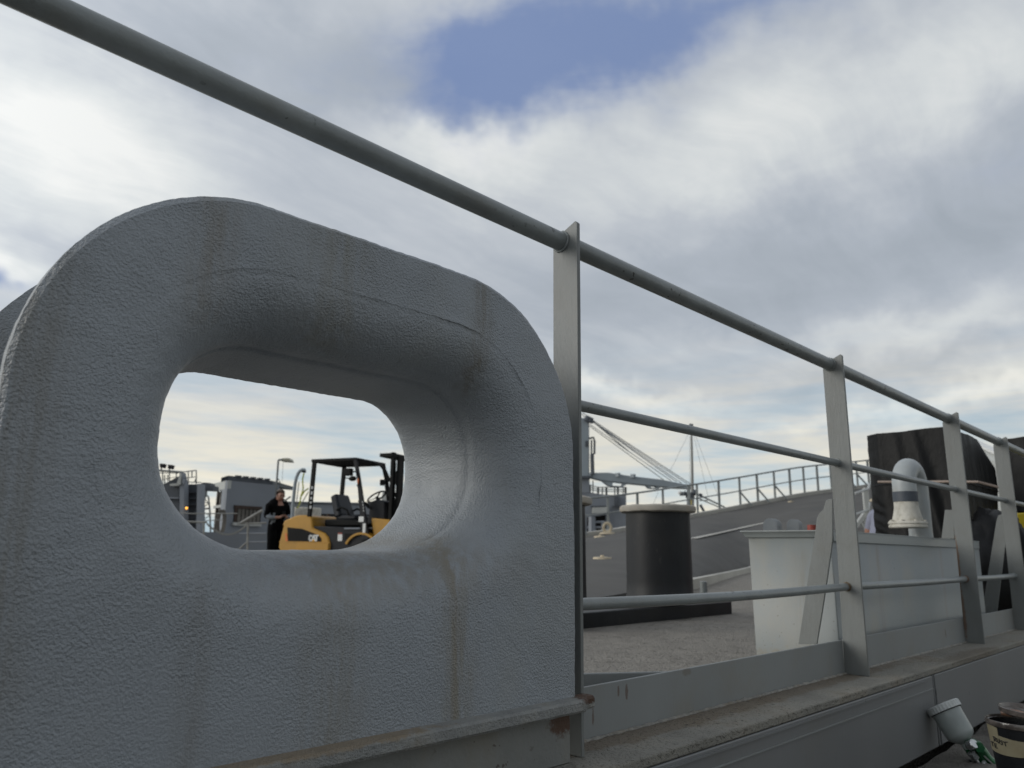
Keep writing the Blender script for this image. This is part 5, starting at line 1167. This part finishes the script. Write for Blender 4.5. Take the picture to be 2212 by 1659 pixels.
def spray_gun():
    Dc = PY(2015, 1535, .94).dot(F0)-.055
    capc = Q(*zg(915, 745), Dc); bot = Q(*zg(1275, 1330), Dc-.05)
    ax = (bot-capc); L = ax.length; ax.normalize()
    k = (capc-bot).length
    t_ = thing('spray_gun', 'green spray gun with grey ribbed-cap paint cup leaning at the deck edge', 'spray gun', (bot.x, bot.y, GZ))
    rot = (-ax).to_track_quat('Z', 'Y').to_matrix().to_4x4(); T = Matrix.Translation(bot) @ rot     # local z from the cup's neck to its cap
    wpx = (Q(*zg(1130, 690), Dc)-Q(*zg(690, 850), Dc)).length; r = wpx/2*.93
    mb = MB(); mb.lathe([(.0, -.01), (r*.28, -.01), (r*.30, L*.06), (r*.55, L*.14), (r*.80, L*.22), (r*.88, L*.30), (r*.93, L*.9), (r*.93, L*.97)], 56, T); mb.build('cup', M['cup_grey'], t_)
    mb = MB(); prof = []; N_ = 120; vs = []
    for (rr, zz_) in ((r*1.02, L*.87), (r*1.05, L*.88), (r*1.05, L*1.02), (r*1.0, L*1.045), (r*.86, L*1.05), (0.001, L*1.05)):
        for j in range(N_):
            a = 2*math.pi*j/N_; rb = rr*(1+(.022 if (j % 4) < 2 and abs(rr-r*1.05) < 1e-6 else 0)); vs.append((rb*math.cos(a), rb*math.sin(a), zz_))
    fs = [(i*N_+j, i*N_+(j+1) % N_, (i+1)*N_+(j+1) % N_, (i+1)*N_+j) for i in range(5) for j in range(N_)]
    mb.add(vs, fs, T); mb.build('cup_cap', M['cup_cap'], t_, smooth=25)
    mb = MB(); mb.lathe([(r*.98, L*.855), (r*.99, L*.87), (r*.94, L*.872)], 48, T); mb.build('cap_gap', M['dark'], t_)
    Yp = Dc-.075
    g = lambda x, y, yy_=Yp: Q(*zg(x, y), yy_)
    mb = MB(); mb.tube([bot-ax*.012, bot+ax*.025, g(1350, 1420)], [r*.30, r*.28, r*.26], 20); mb.build('cup_neck', M['green'], t_)
    mb = MB(); mb.tube([g(1350, 1335), g(1400, 1350), g(1470, 1420), g(1560, 1530), g(1690, 1650), g(1850, 1800), g(1990, 1960)], [.019, .024, .022, .019, .020, .022, .021], 20); mb.tube([g(1405, 1350, Yp-.0), g(1500, 1560), g(1540, 1760)], [.024, .018, .014], 16); mb.build('gun_body', M['green'], t_)
    mb = MB(); a = g(1376, 1303, Yp-.028); d = (Vector((-.45, -.8, .45))).normalized(); mb.tube([a-d*.022, a, a+d*.003], [.0150, .0150, .0125], 28); mb.build('fluid_knob', M['steel'], t_)
    mb = MB(); mb.tube([g(1376, 1303, Yp), a-d*.02], .017, 20); mb.build('knob_seat', M['green'], t_)
    mb = MB(); mb.tube([g(1425, 1375, Yp), g(1455, 1355, Yp-.035)], .0165, 6); mb.build('hex_nut', M['green'], t_)
    mb = MB(); a = g(1335, 1425, Yp-.02); b = g(1400, 1525, Yp-.02)
    pts = [a.lerp(b, k_/24) for k_ in range(25)]; mb.tube(pts, [.0105+(.0025 if k_ % 2 else 0) for k_ in range(25)], 18); mb.build('knurled_knob', M['steel'], t_)
    mb = MB(); mb.tube([g(1400, 1525, Yp-.02), g(1450, 1600, Yp-.02), g(1500, 1700, Yp-.02)], .005, 10); mb.build('trigger_rod', M['steel'], t_)
    mb = MB(); mb.tube([g(1560, 1620, Yp-.02), g(1520, 1570, Yp-.03)], .006, 12); mb.tube([g(1490, 1590, Yp-.02), g(1560, 1650, Yp-.02)], .007, 12); mb.build('fan_knob', M['steel'], t_)
    mb = MB(); mb.tube([g(1360, 1540, Yp), g(1365, 1640, Yp), g(1450, 1850, Yp)], [.012, .014, .013], 12); mb.build('grip', M['tub'], t_)
    mb = MB(); mb.bar(g(1520, 1480, Yp-.022), g(1700, 1650, Yp-.022), .004, .006, up=F0); mb.build('trigger_edge', M['steel'], t_)
spray_gun()
def tub():
    cen = PZ(*zg(2060, 950), GZ+.235)
    r = abs(ray(*zg(1535, 915)).cross(ray(*zg(2060, 915))).length/(ray(*zg(1535, 915)).length*ray(*zg(2060, 915)).length))*cen.length
    z0_ = GZ+.005; zr = cen.z; H = zr-z0_
    t_ = thing('paint_tub', 'black plastic paint tub with masking tape lettered RUST TE', 'paint tub', (cen.x, cen.y, z0_))
    T = Matrix.Translation((cen.x, cen.y, z0_))
    rb = r*.72
    def rad(z): return rb+(r*.955-rb)*min(1, z/H)
    mb = MB(); mb.lathe([(0, 0), (rb, 0), (rad(H*.5), H*.5), (rad(H*.95), H*.95), (r*.90, H*.95), (rb*.95, .01), (0, .01)], 72, T); mb.build('shell', M['tub'], t_)
    mb = MB(); mb.lathe([(r*.90, H*.93), (r*.985, H*.94), (r, H*.955), (r, H*.985), (r*.985, H), (r*.95, H), (r*.93, H*.975), (r*.90, H*.97)], 80, T); o = mb.build('rim', M['tub_rim'], t_)
    mb = MB(); mb.lathe([(0, H*.80), (r*.89, H*.80)], 48, T); mb.build('paint', M['tub_rim'], t_)
    # second loose clear lid on top, tilted
    _o = R0*.045+F0*.03; T2 = Matrix.Translation((cen.x+_o.x, cen.y+_o.y, zr+.006)) @ Matrix.Rotation(R_(4), 4, 'X')
    mb = MB(); mb.lathe([(r*.80, .0), (r*.86, .004), (r*.87, .016), (r*.84, .017), (r*.80, .008), (0, .006)], 64, T2); mb.build('lid', M['tub_rim'], t_)
    toc = math.atan2(-cen.y, -cen.x)     # angle that faces the viewer
    def P(a, z, e=.0): rr = rad(z)+e; return Vector((cen.x+rr*math.cos(a), cen.y+rr*math.sin(a), z0_+z))
    # tape band, lower and upper edges wander
    def band(a0, a1, lo, hi, nm, e):
        mb = MB(); n = 40; vs = []
        for i in range(n+1):
            a = a0+(a1-a0)*i/n; l, h_ = lo(i/n), hi(i/n)
            for z, ee in ((l, 0), (h_, 0), (h_, e), (l, e)): vs.append(P(a, z, ee+.0004))
        fs = [(0, 1, 2, 3), (4*n+3, 4*n+2, 4*n+1, 4*n)]
        for i in range(n):
            for j in range(4): fs.append((4*i+j, 4*i+(j+1) % 4, 4*i+4+(j+1) % 4, 4*i+4+j))
        mb.add(vs, fs); return mb.build(nm, M['tape'], t_)
    # screen position -> height on the tub (front of the tub)
    front = Vector((cen.x+r*math.cos(toc)*.85, cen.y+r*math.sin(toc)*.85, 0)); fd = front.length
    def zof(y): d = ray(*zg(1850, y)); return d.z*(fd/math.hypot(d.x, d.y))-z0_
    zlo, zhi = zof(1465), zof(1225)
    bt = band(toc-1.5, toc+1.3, lambda u: zlo-.004*math.sin(u*5), lambda u: zhi+.003*math.sin(u*9), 'tape', .0012)
    z2 = zof(1090)
    band(toc-1.5, toc-.78, lambda u: zhi-.005, lambda u: z2+.01-.012*u, 'tape', .0014)
    # which way does the angle run on screen?  left on screen = smaller angle here
    def ang(x):
        best = None
        for k in range(-150, 151):
            a = toc+k*.01; p = P(a, (zlo+zhi)/2); sx = CX+f_*p.dot(CR)/p.dot(CF); e = abs(sx-zg(x, 0)[0])
            if best is None or e < best[0]: best = (e, a)
        return best[1]
    def write(strokes, x0, y0, sx, sy):
        mb = MB()
        for st in strokes:
            pts = []
            for k in range(len(st)-1):
                for h in range(6):
                    u = h/6; x = st[k][0]*(1-u)+st[k+1][0]*u; y = st[k][1]*(1-u)+st[k+1][1]*u; pts.append(P(ang(x0+x*sx), zof(y0+y*sy), .0022))
            pts.append(P(ang(x0+st[-1][0]*sx), zof(y0+st[-1][1]*sy), .0022)); mb.tube(pts, .0013, 6)
        return mb
    Rr = [[(0, 0), (.06, 1)], [(-.15, .05), (.5, .05), (.75, .25), (.45, .5), (.1, .55)], [(.1, .55), (.9, 1)]]
    U = [[(0, 0), (.0, .75), (.3, 1), (.65, .9), (.8, 0)]]
    S = [[(.8, .1), (.3, .05), (.1, .3), (.6, .55), (.75, .85), (.3, 1), (0, .9)]]
    Tt = [[(-.1, .05), (1.5, -.15)], [(.55, .0), (.6, 1.0)]]
    Ee = [[(.1, 0), (.12, 1)], [(.1, .02), (.9, 0)], [(.12, .5), (.7, .5)], [(.12, 1), (.95, .95)]]
    tx = MB()
    for (g, x0, y0, sx, sy) in ((Rr, 1692, 1248, 42, 68), (U, 1738, 1258, 38, 66), (S, 1780, 1272, 40, 62), (Tt, 1822, 1285, 44, 62), (Tt, 1640, 1350, 26, 62), (Ee, 1684, 1352, 40, 62)):
        m3 = write(g, x0, y0, sx, sy); tx.add(m3.v, m3.f)
    tx.build('handwriting', M['ink'], bt)
    br = thing('paint_brush', 'paint smeared wooden stick lying across the tub rim', 'stick', (cen.x, cen.y, zr+.03))
    Db = cen.dot(F0)+.02
    mb = MB(); pts = [Q(*zg(1905, 820), Db), Q(*zg(2020, 850), Db-.01), Q(*zg(2130, 885), Db-.03), Q(*zg(2300, 930), Db-.05)]; mb.tube(pts, [.006, .008, .0075, .007], 14); mb.build('handle', M['stick'], br)
    mb = MB(); pts = [Q(*zg(1780, 850), Db+.02), Q(*zg(1860, 850), Db+.01), Q(*zg(1930, 870), Db)]; mb.tube(pts, [.006, .009, .007], 12); mb.build('head', M['stick'], br)
tub()
